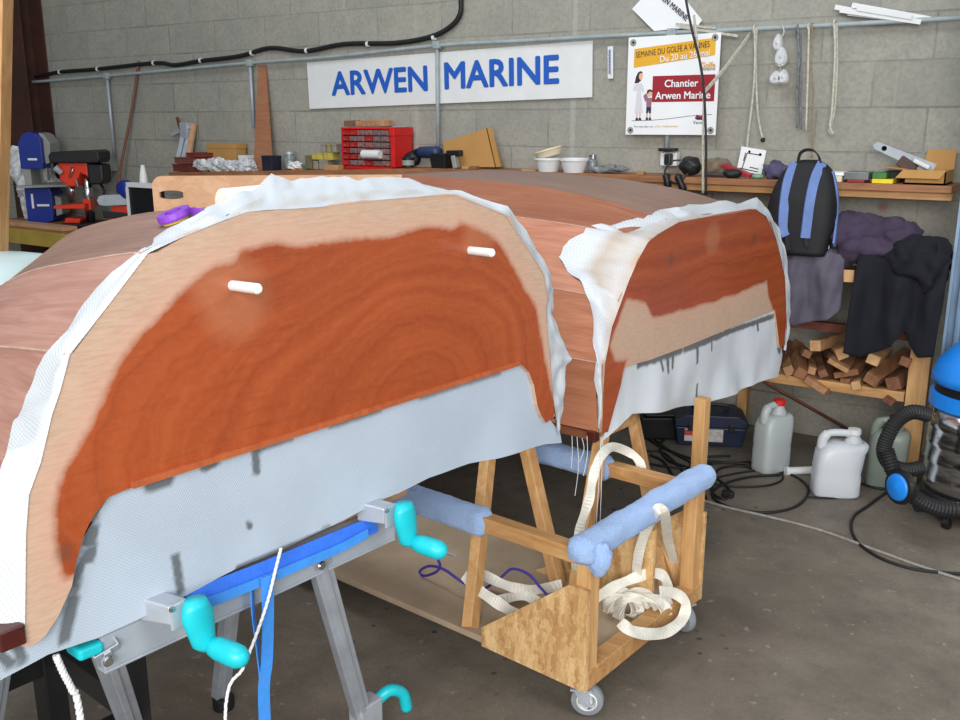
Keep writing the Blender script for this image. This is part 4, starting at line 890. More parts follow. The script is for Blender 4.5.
# boxes and jars left of it
mats = [plain('brass_box', srgb(160, 148, 100), .6, .35, 30), plain('olive_box', srgb(112, 110, 78), .6, .3, 30), plain('grey_box', srgb(150, 146, 132), .6, .3, 30), plain('yellow_box', srgb(196, 178, 84), .55, .3, 30)]
BX = 'small tins and boxes stacked on the shelf'
SB = [(309, 316, 0, 13, 1, 'dark olive tin, leftmost of the little stack beside the red organiser'), (317, 322, 0, 8, 2, 'small grey tin low beside the dark olive tin'), (323, 332, 0, 9, 2, 'grey little box at the bottom of the stack, left of a pale block'), (316, 327, 9.2, 6, 3, 'yellow little box in the middle tier of the stack beside the organiser'), (328, 337, 9.2, 7, 3, 'second yellow little box in the middle tier next to the organiser'), (325, 330, 16.4, 8, 2, 'left small grey box on top of the tin stack'), (331, 335, 16.4, 8, 0, 'middle small brassy box on top of the tin stack'), (336, 341, 16.4, 8, 2, 'right small grey box on top of the tin stack')]
for u0, u1, zb, hp, mi, lb in SB: k = mpp(325, 4.74); crate('storage_tin', lb, 'box', u0, u1 - .4, hp * k, mats[mi], 4.74, .07, BX, SZ + zb * k)
crate('wooden_block', 'pale wooden block lying at the foot of the red organiser', 'block', 327, 341, 5.5 * mpp(330, 4.63), PINE_X, 4.63, .05, lip=False)
SZ = sz(295)
m = MB(); m.blob(V((sx(298), 4.72, SZ + .028)), (.055, .04, .028), .5, 7, 3, 2); m.build('white_rag', WHITE, label='crumpled white rag on the shelf left of the tins', cat='rag')
m = MB(); m.box((sx(306), 4.74, SZ + .018), (.05, .05, .034)); m.build('green_tin', plain('teal_tin', srgb(70, 110, 112), .5), bevel=.006, label='little teal tin next to the crumpled white rag', cat='tin')
j = thing('glass_jar', 'dull glass jar of screws on the shelf left of the white rag', 'jar', V((sx(287), 4.77, SZ)))
GL = plain('dull_glass', srgb(150, 156, 158), .2, .3, 30, Transmission_Weight=.3)
MB().lathe([(.035, .001), (.042, .01), (.042, .08), (.03, .095), (.03, .10)], (sx(287), 4.77, SZ)).build('body', GL, j, smooth=True); MB().lathe([(.034, .10), (.034, .118), (.0, .119)], (sx(287), 4.77, SZ)).build('lid', STEEL, j)
SZ = sz(272)
crate('black_box', 'dark blue-black box at the foot of the tapered plywood strip', 'box', 267, 277, .10, plain('navy_box', srgb(34, 36, 52), .5), 4.70, .09)
SZ = S0
# tubs, batteries, gun near the drop pipe
k = mpp(410, 4.68)
t = thing('paint_tin', 'low black tin with a grey label at the right of the red organiser', 'tin', V((sx(408.5, 4.64), 4.64, SZ)))
c = V((sx(408.5, 4.64), 4.64, SZ)); MB().lathe([(.036, .001), (.037, .05), (.040, .05), (.040, .058), (.034, .058), (.0, .055)], c).build('body', BLACK, t); MB().lathe([(.0376, .012), (.0376, .042)], c).build('label_band', GREYM, t, fixn=False)
g = thing('cordless_drill', 'dark blue cordless drill lying on the shelf by the drop pipe', 'drill', V((sx(429, 4.7), 4.7, SZ)))
c = V((sx(432, 4.72), 4.70, SZ + .075)); NV = plain('navy_tool_plastic', srgb(36, 54, 92), .45, .3, 20)
MB().tube([c + V((-.09, 0, .01)), c + V((-.07, 0, .012)), c + V((.05, 0, .014)), c + V((.075, 0, .012))], [.02, .034, .038, .03], 16).build('body', NV, g, smooth=True); MB().tube([c + V((-.09, 0, .01)), c + V((-.135, 0, .006))], [.026, .016], 14).build('chuck', BLACK, g)
MB().bar(c + V((.035, 0, -.01)), c + V((.05, 0, -.075)), .045, .05, up=(0, 1, 0)).build('grip', BLACK, g, bevel=.008)
MB().blob(c + V((-.13, 0, -.028)), (.055, .045, .045), .1, 4, 3).build('motor_cap', BLACK, g, smooth=True)
crate('battery_pack', 'black battery pack with a pale stripe in front of the brown cardboard box', 'battery', 435.5, 449, .085, BLACK, 4.66, .08)
g = thing('glue_gun', 'small glue gun with pale grip lying before the cardboard box', 'tool', V((sx(454, 4.66), 4.66, SZ)))
c = V((sx(455, 4.66), 4.66, SZ + .085)); MB().bar(c + V((-.055, 0, 0)), c + V((.05, 0, .004)), .03, .036).build('body', BLACK, g, bevel=.006); MB().bar(c + V((-.005, 0, -.01)), c + V((.012, 0, -.084)), .03, .042, up=(0, 1, 0)).build('grip', GREYM, g, bevel=.006)
for u0, u1, h_, lb in ((463, 470, .014, 'thin pale wood chip on the shelf in front of the cardboard box'), (471, 478, .018, 'brownish wood chip beside the cardboard box front')): crate('wood_chip', lb, 'wood', u0, u1, h_, OFFCUT[2] if u0 < 470 else OFFCUT[1], 4.64, .03, lip=False)
# leaning cardboard box
cbx = thing('cardboard_box', 'tilted brown cardboard box with a dark hand slot beside the drop pipe', 'box', V((sx(475), 4.76, SZ)))
q = [at_y(u, v, 4.72) for u, v in ((443, 142), (487, 128), (496, 167), (447, 168))]
for p in q: p.z = max(p.z, SZ + .002)
MB().prism(q, V((.01, .04, .0))).build('front_panel', CARD, cbx)
s2 = [at_y(487, 128, 4.72), at_y(491, 129, 4.84), at_y(503.5, 166, 4.84), at_y(496, 167, 4.72)]
for p in s2: p.z = max(p.z, SZ + .002)
MB().prism(s2, V((-.006, .0, 0))).build('side_panel', CARD, cbx)
MB().prism([p + V((.002, 0, 0)) for p in (s2[0].lerp(s2[3], .3).lerp(s2[1].lerp(s2[2], .3), .35), s2[0].lerp(s2[3], .3).lerp(s2[1].lerp(s2[2], .3), .5), s2[0].lerp(s2[3], .62).lerp(s2[1].lerp(s2[2], .62), .55), s2[0].lerp(s2[3], .62).lerp(s2[1].lerp(s2[2], .62), .4))], V((.001, 0, 0))).build('hand_slot', BLACK, cbx)
# white bowls
def bowl(u, name, label, mat, z=SZ, tilt=None, r0=.055, r1=.075, h_=.075, y=4.66):
    c = V((sx(u, y), y, z + .001)); t = thing(name, label, 'bowl', c, 'white mixing tubs on the shelf')
    MB().lathe([(0, .004), (r0, 0), (r1, h_ - .012), (r1 + .006, h_ - .012), (r1 + .006, h_), (r1 - .002, h_), (r0 - .004, .006), (0, .006)], V((0, 0, 0)) + c, tilt, 32).build('tub', mat, t, smooth=False)
    return t
bowl(548.5, 'mixing_tub', 'white mixing tub with another lid-like tub tipped on top of it', WHITE); bowl(574, 'mixing_tub', 'white mixing tub standing open, right of the tipped one', WHITE)
t = thing('mixing_tub', 'cream shallow tub tipped on top of the left white tub', 'bowl', V((sx(549, 4.66), 4.66, SZ + .08)), 'white mixing tubs on the shelf')
MB().lathe([(0, .004), (.062, 0), (.078, .034), (.083, .034), (.083, .042), (.074, .042), (.058, .006), (0, .006)], V((sx(549.5, 4.66), 4.66, SZ + .082)), (-.28, -.1, 1), 32).build('tub', plain('cream_plastic', srgb(226, 214, 184), .5, .06), t)
j = thing('glass_jar', 'clear glass jar standing right of the white tubs', 'jar', V((sx(593), 4.7, SZ)))
MB().lathe([(.022, .001), (.026, .01), (.026, .06), (.018, .075)], (sx(592.5, 4.7), 4.7, SZ)).build('body', GL, j, smooth=True); MB().lathe([(.021, .075), (.021, .095), (0, .096)], (sx(592.5, 4.7), 4.7, SZ)).build('lid', CHROME, j)
m = MB(); m.blob(V((sx(608, 4.7), 4.7, SZ + .022)), (.10, .05, .022), .5, 6, 3, 5); m.build('plastic_bag', GL, label='flattened clear plastic bag on the shelf right of the glass jar', cat='bag')
crate('wood_chip', 'small orange wood chip on the shelf edge below the poster', 'wood', 637, 645, .018, OFFCUT[0], 4.64, .03, lip=False)
m = MB(); m.span((sx(523, 4.68), 4.66, SZ), (sx(537, 4.68), 4.7, SZ + .008)); m.build('wood_chip', OFFCUT[2], label='flat pale wood strip on the shelf left of the white tubs', cat='wood')
# wall socket box with black visor, phone-like sticks, charger
c = wy(670, 159, WALL_Y - .04); so = thing('socket_box', 'white wall socket box with black cover at the drop pipe foot', 'socket', c)
k = mpp(670, WALL_Y)
MB().box(c, (17 * k, .05, 13 * k)).build('case', WHITE, so, bevel=.006); MB().box(c + V((0, -.03, 9 * k)), (16 * k, .07, 3 * k)).build('visor', BLACK, so, bevel=.004); MB().box(c + V((1.5 * k, -.035, 0)), (7 * k, .05, 11 * k)).build('plug', BLACK, so, bevel=.008)
for u, v, u2, v2, lb in ((666, 173, 668, 188, 'black chisel handle hanging over the shelf edge, left one'), (677, 174, 684, 191, 'black chisel handle slanting over the shelf edge, right one')):
    p = at_y(u, v, SY - .012); q = at_y(u2, v2, SY - .015); MB().tube([p, p.lerp(q, .15), p.lerp(q, .5), p.lerp(q, .9), q], [.008, .02, .016, .02, .012], 12).build('tool_handle', BLACK, smooth=True, label=lb, cat='tool')
m = MB(); c = at_y(690, 172, 4.68); c.z = SZ + .05; m.blob(c, (.055, .045, .045), .25, 5, 3, 8); m.tube(spline([c + V((-.04, -.03, .03)), c + V((-.09, -.05, .02)), c + V((-.10, -.085, -.04)), c + V((-.03, -.10, -.08)), c + V((.02, -.07, -.03))], 6), .005, 6); m.build('power_adapter', BLACK, smooth=True, label='black power adapter with its lead on the shelf', cat='adapter')
m = MB(); m.blob(V((sx(715, 4.75), 4.75, SZ + .045)), (.07, .05, .045), .4, 6, 3, 4); m.build('work_glove', plain('khaki_glove', srgb(132, 116, 96), .8, .4, 20), smooth=True, label='crumpled khaki work glove on the shelf below the poster', cat='glove')
m = MB(); a = V((sx(722, 4.66), 4.68, SZ + .06)); b = V((sx(752, 4.66), 4.66, SZ + .012)); m.bar(a, b, .05, .018); m.build('red_folder', plain('red_cover', srgb(168, 30, 44), .5), bevel=.003, label='flat red packet sloping on the shelf', cat='packet')
m = MB(); a = V((sx(703, 4.64), 4.64, SZ + .012)); b = V((sx(729, 4.64), 4.63, SZ + .014)); m.tube([a, b], .009, 8); m.build('screwdriver', plain('dark_tool', srgb(60, 50, 60), .5, .4, 30), label='screwdriver lying at the shelf edge below the red packet', cat='tool')
m = MB(); m.blob(V((sx(733, 4.63), 4.635, SZ + .022)), (.045, .035, .022), .2, 4, 3, 1); m.build('sanding_block', RUBBER, smooth=True, label='dark sanding block at the shelf edge in front of the red packet', cat='block')
# paper card hung on the doubled rope
fr, w, h = quadframe((736, 173.5), (760.5, 178), (740, 146), WALL_Y - .09); O, X, Y = fr
pc = thing('paper_tag', 'white paper sheet with a line drawing hung from a rope end', 'paper', O)
MB().prism([O, O + X * w, O + X * w + Y * h, O + Y * h], V((0, .002, 0))).build('sheet', PAPER, pc)
m = MB()
for a_, b_ in ((((.2, .2), (.28, .8))), (((.28, .8), (.75, .8))), (((.1, .22), (.85, .2))), (((.2, .5), (.22, .8))), (((.5, .32), (.85, .3))), (((.15, .12), (.8, .1)))): m.tube([O + X * w * a_[0] + Y * h * a_[1] + V((0, -.002, 0)), O + X * w * b_[0] + Y * h * b_[1] + V((0, -.002, 0))], .0022, 4)
m.build('printed_drawing', DARKINK, pc)
MB().lathe([(.003, 0), (.007, 0)], O + X * w * .8 + Y * h * .82 + V((0, -.002, 0)), (0, -1, 0), 14).build('printed_mark', DARKINK, pc, fixn=False)
MB().lathe([(.003, .001), (.006, .001)], O + X * w * .36 + Y * h * .86 + V((0, -.003, 0)), (0, -1, 0), 14).build('eyelet', DARKINK, pc, fixn=False)
m = MB(); m.blob(V((sx(758, 4.66), 4.66, SZ + .012)), (.03, .02, .012), .1); m.build('green_disc', plain('pale_green_plastic', srgb(120, 168, 140), .5), smooth=True, label='small pale green disc on the shelf under the paper sheet', cat='disc')
m = MB(); m.blob(V((sx(776, 4.70), 4.7, SZ + .04)), (.055, .05, .04), .5, 7, 3, 6); m.build('crumpled_cloth', plain('grey_blue_cloth', srgb(88, 84, 116), .85, .4, 14), smooth=True, label='crumpled grey-blue cloth on the shelf left of the backpack', cat='cloth')
# right end of the shelf
def flat(name, label, cat, u0, u1, z0, h_, mat, y=4.70, d=.16, group=None, rz=0):
    return crate(name, label, cat, u0, u1, h_, mat, y, d, group, SZ + z0, rz, lip=False)
k = mpp(845, 4.66)
flat('paperback_book', 'cream paperback lying under another, right of the backpack', 'book', 826, 846, 0, .026, plain('cream_pages', srgb(224, 212, 186), .7), 4.68, .14, 'books on the shelf')
flat('paperback_book', 'white paperback lying on top of the cream one', 'book', 827, 847, .028, .014, PAPER, 4.69, .14, 'books on the shelf', .06)
tn = flat('metal_box', 'dark grey lidded metal box on a red base on the shelf', 'box', 848, 872, .012, .034, plain('dull_tin', srgb(128, 132, 132), .4, .2, 10, .5), 4.68, .13)
flat('red_tray', 'flat red tray below the dark grey metal box', 'tray', 851, 868, 0, .012, plain('dark_red_tray', srgb(140, 40, 40), .5), 4.66, .12)
flat('green_packet', 'green packet resting on the yellow one', 'packet', 875, 889, .020, .026, plain('green_packet_print', srgb(56, 116, 52), .5), 4.68, .09)
flat('yellow_packet', 'yellow packet lying at the shelf edge', 'packet', 875, 896, 0, .019, plain('yellow_packet_print', srgb(232, 206, 36), .5), 4.65, .09)
flat('dark_case', 'dark case standing between the green packet and the cardboard box', 'case', 888, 903, 0, .05, BLACK, 4.78, .1)
# open cardboard box with a saw in it
ob = thing('open_cardboard_box', 'open cardboard box with raised flap at the right end of the shelf', 'box', V((sx(925, 4.7), 4.72, SZ)))
x0 = sx(905, 4.64); x1 = sx(947, 4.64); hh = .062
MB().span((x0, 4.63, SZ + .001), (x1, 4.636, SZ + hh)).span((x0, 4.84, SZ + .001), (x1, 4.846, SZ + hh)).span((x0, 4.63, SZ + .001), (x0 + .006, 4.84, SZ + hh)).span((x1 - .006, 4.63, SZ + .001), (x1, 4.84, SZ + hh)).span((x0, 4.63, SZ + .001), (x1, 4.84, SZ + .008)).build('tray', CARD, ob)
MB().prism([(x0 - .005, 4.632, SZ + hh), (x1, 4.632, SZ + hh), (x1 - .02, 4.60, SZ + hh - .035), (x0 - .03, 4.60, SZ + hh - .035)], (0, -.003, .002)).build('flap', CARD, ob)
MB().prism([(x0 + .04, 4.843, SZ + hh), (x1, 4.843, SZ + hh), (x1, 4.86, SZ + hh + .085), (x0 + .05, 4.86, SZ + hh + .085)], (0, .003, 0)).build('flap', CARD, ob)
MB().prism([(x0, 4.64, SZ + hh), (x0, 4.84, SZ + hh), (x0 - .10, 4.82, SZ + hh + .01), (x0 - .10, 4.66, SZ + hh + .01)], (0, 0, .003)).build('flap', CARD, ob)
sw = thing('hand_saw', 'silver hand saw sticking up out of the open cardboard box', 'saw', at_y(930, 168, 4.73))
a = at_y(876, 145, 4.73); b = at_y(934, 169, 4.73); d = (b - a).normalized(); nn = V((0, -1, 0)); up = nn.cross(d).normalized()
if up.z < 0: up = -up
MB().prism([a + up * .016, a - up * .004 + d * -.012, a - up * .018, b - up * .03, b + up * .022], V((0, .003, 0))).build('blade', STEEL, sw)
for i, (f_, r) in enumerate(((.06, .013), (.45, .02))): pass
m = MB(); c = a + d * .04; m.lathe([(.006, 0), (.009, .002), (.012, 0)], c + V((0, -.001, 0)), (0, -1, 0), 16); m.build('hang_hole', BLACK, sw)
m = MB(); m.bar(a.lerp(b, .45) - up * .02, a.lerp(b, .75) - up * .035, .03, .05, up=up); m.build('grip', plain('brown_grip', srgb(86, 64, 54), .5), sw, bevel=.006)
m = MB(); m.bar(at_y(914, 160, 4.70), at_y(930, 168, 4.70), .03, .02); m.build('white_tube', WHITE, bevel=.006, label='white tube lying in the open cardboard box beside the saw', cat='tube')
# ---- backpack
RZ = at_y(800, 252, 4.5).z
bp = thing('backpack', 'black backpack with two blue bands hanging above the jackets', 'backpack', V((at_y(804, 252, 4.45).x, 4.45, RZ)))
BY = 4.43
BCK = plain('black_nylon', srgb(14, 14, 19), .7, .35, 14, bump=.2); BBL = plain('blue_nylon', srgb(104, 130, 186), .65, .15, 18, bump=.2)
cx = at_y(805, 200, BY).x; kk = mpp(805, BY); ztop = at_y(806, 161, BY).z
Hh = ztop - RZ; rings = []; N = 22
for i in range(N + 1):
    g = i / N; zz = RZ + .004 + Hh * g
    hw = 34 * kk * (.92 + .08 * sin(pi * min(1, g * 1.3))) * (1 - .16 * max(0, g - .35)) * (1 if g < .6 else max(.05, 1 - ((g - .6) / .405) ** 2.6) ** .42); hd = .085 * (1 if g < .6 else max(.25, 1 - (g - .6) * 1.3)) * (.85 + .15 * sin(pi * g))
    lean = -.02 + .05 * g
    xo = -(1 - g) * 4 * kk
    rings.append([V((cx + xo + hw * (abs(cos(a)) ** .6) * (1 if cos(a) > 0 else -1), BY + lean + hd * (abs(sin(a)) ** .6) * (1 if sin(a) > 0 else -1), zz)) for a in [2 * pi * q / 28 for q in range(28)]])
MB().loft(rings).build('body', BCK, bp, smooth=True)
bvp = BVHTree.FromPolygons([p for r in rings for p in r], [(i * 28 + k, i * 28 + (k + 1) % 28, (i + 1) * 28 + (k + 1) % 28, (i + 1) * 28 + k) for i in range(N) for k in range(28)])
def onpack(u, v):
    d = D(u, v).normalized(); h_ = bvp.ray_cast(EYE, d)
    return (h_[0] if h_[0] else at_y(u, v, BY - .07)) - d * .006
for pts in (((795, 163), (788, 180), (784, 205), (783, 228), (786, 236)), ((822, 163), (815, 178), (810, 200), (807, 222), (805, 238))):
    MB().ribbon(spline([onpack(*p) for p in pts], 6), 9 * kk, RT, .012).build('shoulder_band', BBL, bp)
for pts in (((786, 234), (788, 250)), ((805, 236), (807, 247))): MB().ribbon([onpack(*p) for p in pts], 4 * kk, RT, .006).build('strap_tail', BCK, bp)
MB().ribbon(spline([onpack(*p) for p in ((833, 172), (837, 190), (837.5, 215), (834, 245))], 6), 6 * kk, RT * .6 + FW, .008).build('side_panel', BBL, bp)
MB().ribbon(spline([at_y(u, v, BY + .0) for u, v in ((798, 163), (800, 154), (806, 150), (814, 151), (819, 157), (820, 163))], 6), .022, FW + UP * .3, .006).build('carry_handle', BCK, bp)
# ---- rack with jackets and timber
LEGR = at_y(917, 461, 4.42); RKX1 = at_y(926, 400, 4.42).x; RKX0 = at_y(735, 400, 4.78).x
rk = thing('timber_rack', 'low timber rack against the wall holding offcuts under the jackets', 'rack', V(((RKX0 + RKX1) / 2, 4.6, 0)))
RT_ = RZ - .005
RF = 4.42; SHZ = at_y(880, 389, RF).z
for x in (RKX0, RKX1 - .085):
    for y in ((RF,) if x != RKX0 else (WALL_Y - .07,)): MB().span((x, y, 0), (x + .085 * (1 if x != RKX0 else .6), y + .05, RT_ - .03)).build('leg', PINE, rk, bevel=.003)
MB().span((RKX0, RF, SHZ - .045), (RKX1 - .09, RF + .045, SHZ - .0)).build('shelf_rail', PINE_X, rk, bevel=.003)
MB().span((RKX0, RF + .05, SHZ - .03), (RKX1 - .09, WALL_Y - .02, SHZ - .012)).build('shelf_board', BENCHW, rk)
MB().span((RKX0 - .1, RF + .02, RT_ - .03), (RKX1 + .02, WALL_Y - .01, RT_)).build('top_board', BENCHW, rk, bevel=.003)
MB().span((RKX0, RF + .1, RT_ - .36), (RKX1 - .09, RF + .14, RT_ - .32)).build('cross_rail', RUST, rk)
MB().bar(at_y(848, 276, RF - .03), at_y(848, 276, RF + .15), .05, .055).build('beam_end', PINE, rk, bevel=.002)
MB().span((RKX1 - .13, RF - .02, 0), (RKX1 - .086, RF + .05, .12)).build('foot_block', PINE, rk, bevel=.003)
# offcuts: (front pixel, back pixel, width, height, y front, y back, kind)
OC = [((757, 366), (752, 352), .045, .045, 0, 'upright brown offcut at the left of the pile under the rack'), ((801, 374), (797, 345), .055, .05, 1, 'long offcut leaning upright near the left of the timber pile'), ((815, 346), (842, 337), .05, .05, 2, 'pale square offcut on top of the timber pile at its left'), ((842, 354), (830, 344), .05, .05, 2, 'bright square-ended offcut on top in the middle of the pile'), ((873, 360), (886, 350), .055, .045, 2, 'bright square-ended offcut directly below the navy jacket'), ((871, 380), (908, 354), .065, .05, 1, 'thick brown offcut slanting at the right of the pile'), ((893, 384), (915, 365), .06, .06, 3, 'grey-brown offcut low at the right of the pile'), ((846, 374), (862, 356), .11, .028, 1, 'wide thin plank offcut in the middle of the pile'), ((838, 366), (848, 352), .10, .022, 0, 'wide pale plank offcut resting on another plank'), ((812, 371), (810, 356), .035, .035, 0, 'little square offcut between the leaning pieces'), ((823, 374), (817, 352), .04, .035, 3, 'dark split offcut with a yellow mark in the pile'), ((845, 383), (866, 364), .045, .04, 1, 'slim offcut slanting below the wide plank'), ((815, 386), (832, 380), .11, .03, 0, 'broad offcut jutting out low at the left of the pile'), ((826, 392), (838, 381), .03, .025, 3, 'thin dark strip poking down out of the pile front'), ((789, 371), (786, 356), .045, .045, 0, 'orange-brown offcut at the left end beside the leaning one'), ((781, 374), (783, 362), .05, .05, 3, 'dark offcut at the far left bottom of the pile'), ((888, 402), (913, 393), .045, .022, 3, 'thin strip sticking out below the right end of the pile'), ((856, 386), (866, 376), .04, .04, 2, 'small pale offcut low in the middle of the pile'), ((833, 361), (822, 349), .03, .04, 3, 'dark narrow offcut behind the bright square-ended one'), ((807, 354), (801, 348), .04, .035, 1, 'brown offcut end left of the pale square one'), ((905, 362), (915, 352), .045, .04, 3, 'dark offcut at the top right of the pile beside the leg'), ((769, 352), (790, 345), .03, .05, 3, 'dark reddish offcut at the back left of the pile')]
for i, (p, q, w_, h_, mt, lb) in enumerate(OC):
    yf = 4.38 + .02 * (i % 4); a = at_y(*p, yf); b = at_y(*q, 4.80); b.z = max(b.z, SHZ - .0); 
    MB().bar(a, b, w_, h_, up=(.55 * sin(i * 1.7), 0, 1)).build('timber_offcut', OFFCUT[mt], bevel=.003, label=lb, cat='wood', group='timber offcuts piled under the rack')
# jackets
def drape(name, label, mat, u0, u1, vtop, hem, y=RF - .03, fold=.018, fr_=9, seed=0, topd=.2):
    xa = at_y(u0, vtop, y).x; xb = at_y(u1, vtop, y).x; zt = RT_ + .022; zb = [at_y(lerp(u0, u1, i / (len(hem) - 1)), h_, y).z for i, h_ in enumerate(hem)]
    def fn(s, t):
        x = lerp(xa, xb, s); hz = interp(s, [i / (len(hem) - 1) for i in range(len(hem))], zb)
        w_ = .012 * noise.noise(V((s * 6 + seed, t * 4, 2)))
        if t < .25: g = t / .25; return V((x, y + topd * (1 - g) + .005, zt + .03 * noise.noise(V((s * 5, g * 3, seed))) + .012 - .012 * g ** 3))
        g = (t - .25) / .75; z = lerp(zt, hz, g); f_ = fold * min(1, g * 3)
        return V((x + .02 * g * sin(s * 7 + seed), y - .006 + f_ * (sin(s * fr_ + seed + 1.2 * noise.noise(V((s * 3, g * 1.5, seed)))) + .6 * noise.noise(V((s * 9, g * 3, seed + 3)))) - f_ + w_, z))
    return MB().sheet(fn, 44, 44).build(name, mat, smooth=True, solid=.012, label=label, cat='jacket', fixn=False, group='jackets over the rack')
JN = plain('navy_cloth', srgb(9, 11, 22), .9, .3, 8, bump=.2); JG = plain('grey_mauve_cloth', srgb(90, 84, 98), .9, .22, 10, bump=.2); JP = plain('dark_purple_cloth', srgb(64, 52, 74), .9, .25, 10, bump=.2)
drape('jacket', 'grey-mauve jacket draped over the rack below the backpack', JG, 781, 845, 256, [300, 318, 326, 322, 318, 308], seed=2, fr_=11, fold=.022)
drape('jacket', 'long navy jacket hanging over the right of the rack', JN, 860, 951, 252, [352, 358, 352, 345, 330, 345, 358, 356], y=RF - .055, seed=5, fr_=13, fold=.025)
def bundle(name, label, mat, pts, group='jackets over the rack'):
    m = MB()
    for i, (u, v, y, rx, ry, rz) in enumerate(pts): m.blob(at_y(u, v, y), (rx, ry, rz), .35, 5, 3, i * 2.3)
    o = m.build(name, mat, smooth=True, label=label, cat='jacket', group=group)
    r = o.modifiers.new('remesh', 'REMESH'); r.mode = 'VOXEL'; r.voxel_size = .014; r.use_smooth_shade = True
    t_ = bpy.data.textures.new(name + '_folds', 'CLOUDS'); t_.noise_scale = .09; dm = o.modifiers.new('folds', 'DISPLACE'); dm.texture = t_; dm.strength = .08; dm.texture_coords = 'LOCAL'
    return o
bundle('jacket', 'dark purple jacket bunched up on top of the rack', JP, ((845, 236, 4.50, .07, .10, .10), (862, 230, 4.52, .11, .10, .07), (880, 232, 4.52, .10, .10, .06), (898, 240, 4.50, .12, .10, .075), (876, 246, 4.46, .16, .10, .05), (846, 250, 4.44, .05, .06, .06), (860, 248, 4.45, .09, .08, .06)))
bundle('jacket', 'dark navy sleeve bundle at the right end of the rack top', JN, ((919, 256, 4.42, .10, .10, .09), (908, 264, 4.40, .08, .08, .08), (930, 266, 4.40, .065, .09, .11)))
m = MB(); m.box(at_y(826, 244, 4.40), (.03, .01, .04)); m.build('paper_scrap', PAPER, label='scrap of white paper between backpack and purple jacket', cat='paper')
# ------------------------------------------------------------------ floor things at the right
def jug(name, label, base, w_, d_, h_, yaw, mat, capmat, neck=.0, hand=True, liquid=None):
    t = thing(name, label, 'jug', base, 'plastic canisters on the floor', yaw); M = wm(t)
    m = MB(M); rings = []; n = 32
    prof = [(0, .86), (.012, .95), (.04, 1), (.30, 1), (.36, .97), (.42, 1), (.66, 1), (.735, .96), (.775, .86), (.80, .7)]
    for z, s_ in prof:
        ox = neck * w_ * max(0, (z - .62) / .265) if z > .62 else 0
        rings.append([V((ox + w_ / 2 * s_ * (abs(cos(a)) ** .5) * (1 if cos(a) > 0 else -1), d_ / 2 * (s_ if z < .7 else s_ * .9) * (abs(sin(a)) ** .5) * (1 if sin(a) > 0 else -1), z * h_ + .001)) for a in [2 * pi * k / n for k in range(n)]])
    m.loft(rings); m.build('body', mat, t, smooth=True)
    nx = neck * w_ * 1.0
    m = MB(M); m.lathe([(.045, .78 * h_), (.034, .84 * h_), (.024, .89 * h_), (.022, .93 * h_)], (nx, 0, 0)); m.build('neck', mat, t, smooth=True)
    m = MB(M); m.lathe([(.027, .92 * h_), (.028, .93 * h_), (.027, .995 * h_), (.0, h_)], (nx, 0, 0), None, 24); m.build('cap', capmat, t)
    if hand:
        m = MB(M); k_ = .80 * h_; xl = -.34 * w_
        m.tube(spline([(xl - .004, 0, .70 * h_), (xl, 0, .84 * h_), (xl + .02, 0, .915 * h_), (xl + .05, 0, .935 * h_), (nx - .03, 0, .93 * h_), (nx, 0, .90 * h_)], 6), [.021] * 12 + [.0155] * 19, 14); m.build('handle', mat, t, smooth=True)
    return t
J1 = jugmat('milky_plastic', srgb(214, 222, 222)); J2 = jugmat('white_translucent_plastic', srgb(236, 241, 246)); J3 = jugmat('greenish_plastic', srgb(160, 172, 160))
jug('plastic_jug', 'milky canister with a red cap and yellow label, left on the floor', at_z(770, 470, 0), .17, .12, .345, YAW + .5, J1, REDP, .15)
t = bpy.data.objects['plastic_jug']
YEL = plain('yellow_label', srgb(220, 180, 40), .6, .35, 30)
m = MB(wm(t)); m.add([(.0862, -.035, .05), (.0862, .04, .05), (.0862, .04, .19), (.0862, -.035, .19)], [(0, 1, 2, 3)]); m.build('label_panel', YEL, t, fixn=False)
jug('plastic_jug', 'white translucent canister with a white cap, frontmost of the three', at_z(834, 494, 0), .20, .13, .305, YAW - .1, J2, WHITE, .30)
jug('plastic_jug', 'greenish canister with a dark cap beside the vacuum hose', at_z(884, 485, 0), .165, .12, .33, YAW - .3, J3, BLACK, .12)
m = MB(); p = at_z(786, 471, .02); q = at_z(812, 470, .02); m.tube([p, q], .018, 16).tube([p - (q - p) * .02, p + (q - p) * .1], .021, 16); m.build('plastic_pipe', WHITE, label='short white plastic pipe on the floor between the canisters', cat='pipe')
m = MB(); m.bar(at_y(766, 383, 4.34), at_y(846, 428, WALL_Y - .05), .035, .012); m.build('steel_bar', RUST, label='rusty flat bar leaning from the rack down to the canisters', cat='bar')
# toolbox
P = at_z(708, 440, 0); tb = thing('toolbox', 'dark blue plastic toolbox on the floor behind the trolley', 'toolbox', P, None, YAW - radians(8)); M = wm(tb)
TBM = plain('navy_toolbox_plastic', srgb(30, 40, 66), .45, .2, 10)
MB(M).prism([(-.16, -.10, .001), (.16, -.10, .001), (.175, -.11, .10), (-.175, -.11, .10)], (0, .22, 0)).build('tray', TBM, tb, bevel=.006)
MB(M).prism([(-.18, -.115, .102), (.18, -.115, .102), (.18, -.115, .135), (.13, -.115, .165), (-.13, -.115, .165), (-.18, -.115, .135)], (0, .23, 0)).build('lid', TBM, tb, bevel=.006)
MB(M).tube(spline([(-.08, 0, .165), (-.075, 0, .19), (.075, 0, .19), (.08, 0, .165)], 5), .009, 8).build('handle', BLACK, tb)
MB(M).add([(-.13, -.1165, .03), (.06, -.1165, .03), (.06, -.1165, .095), (-.13, -.1165, .095)], [(0, 1, 2, 3)]).build('label_panel', plain('toolbox_label', srgb(206, 200, 194), .6, .35, 40), tb, fixn=False)
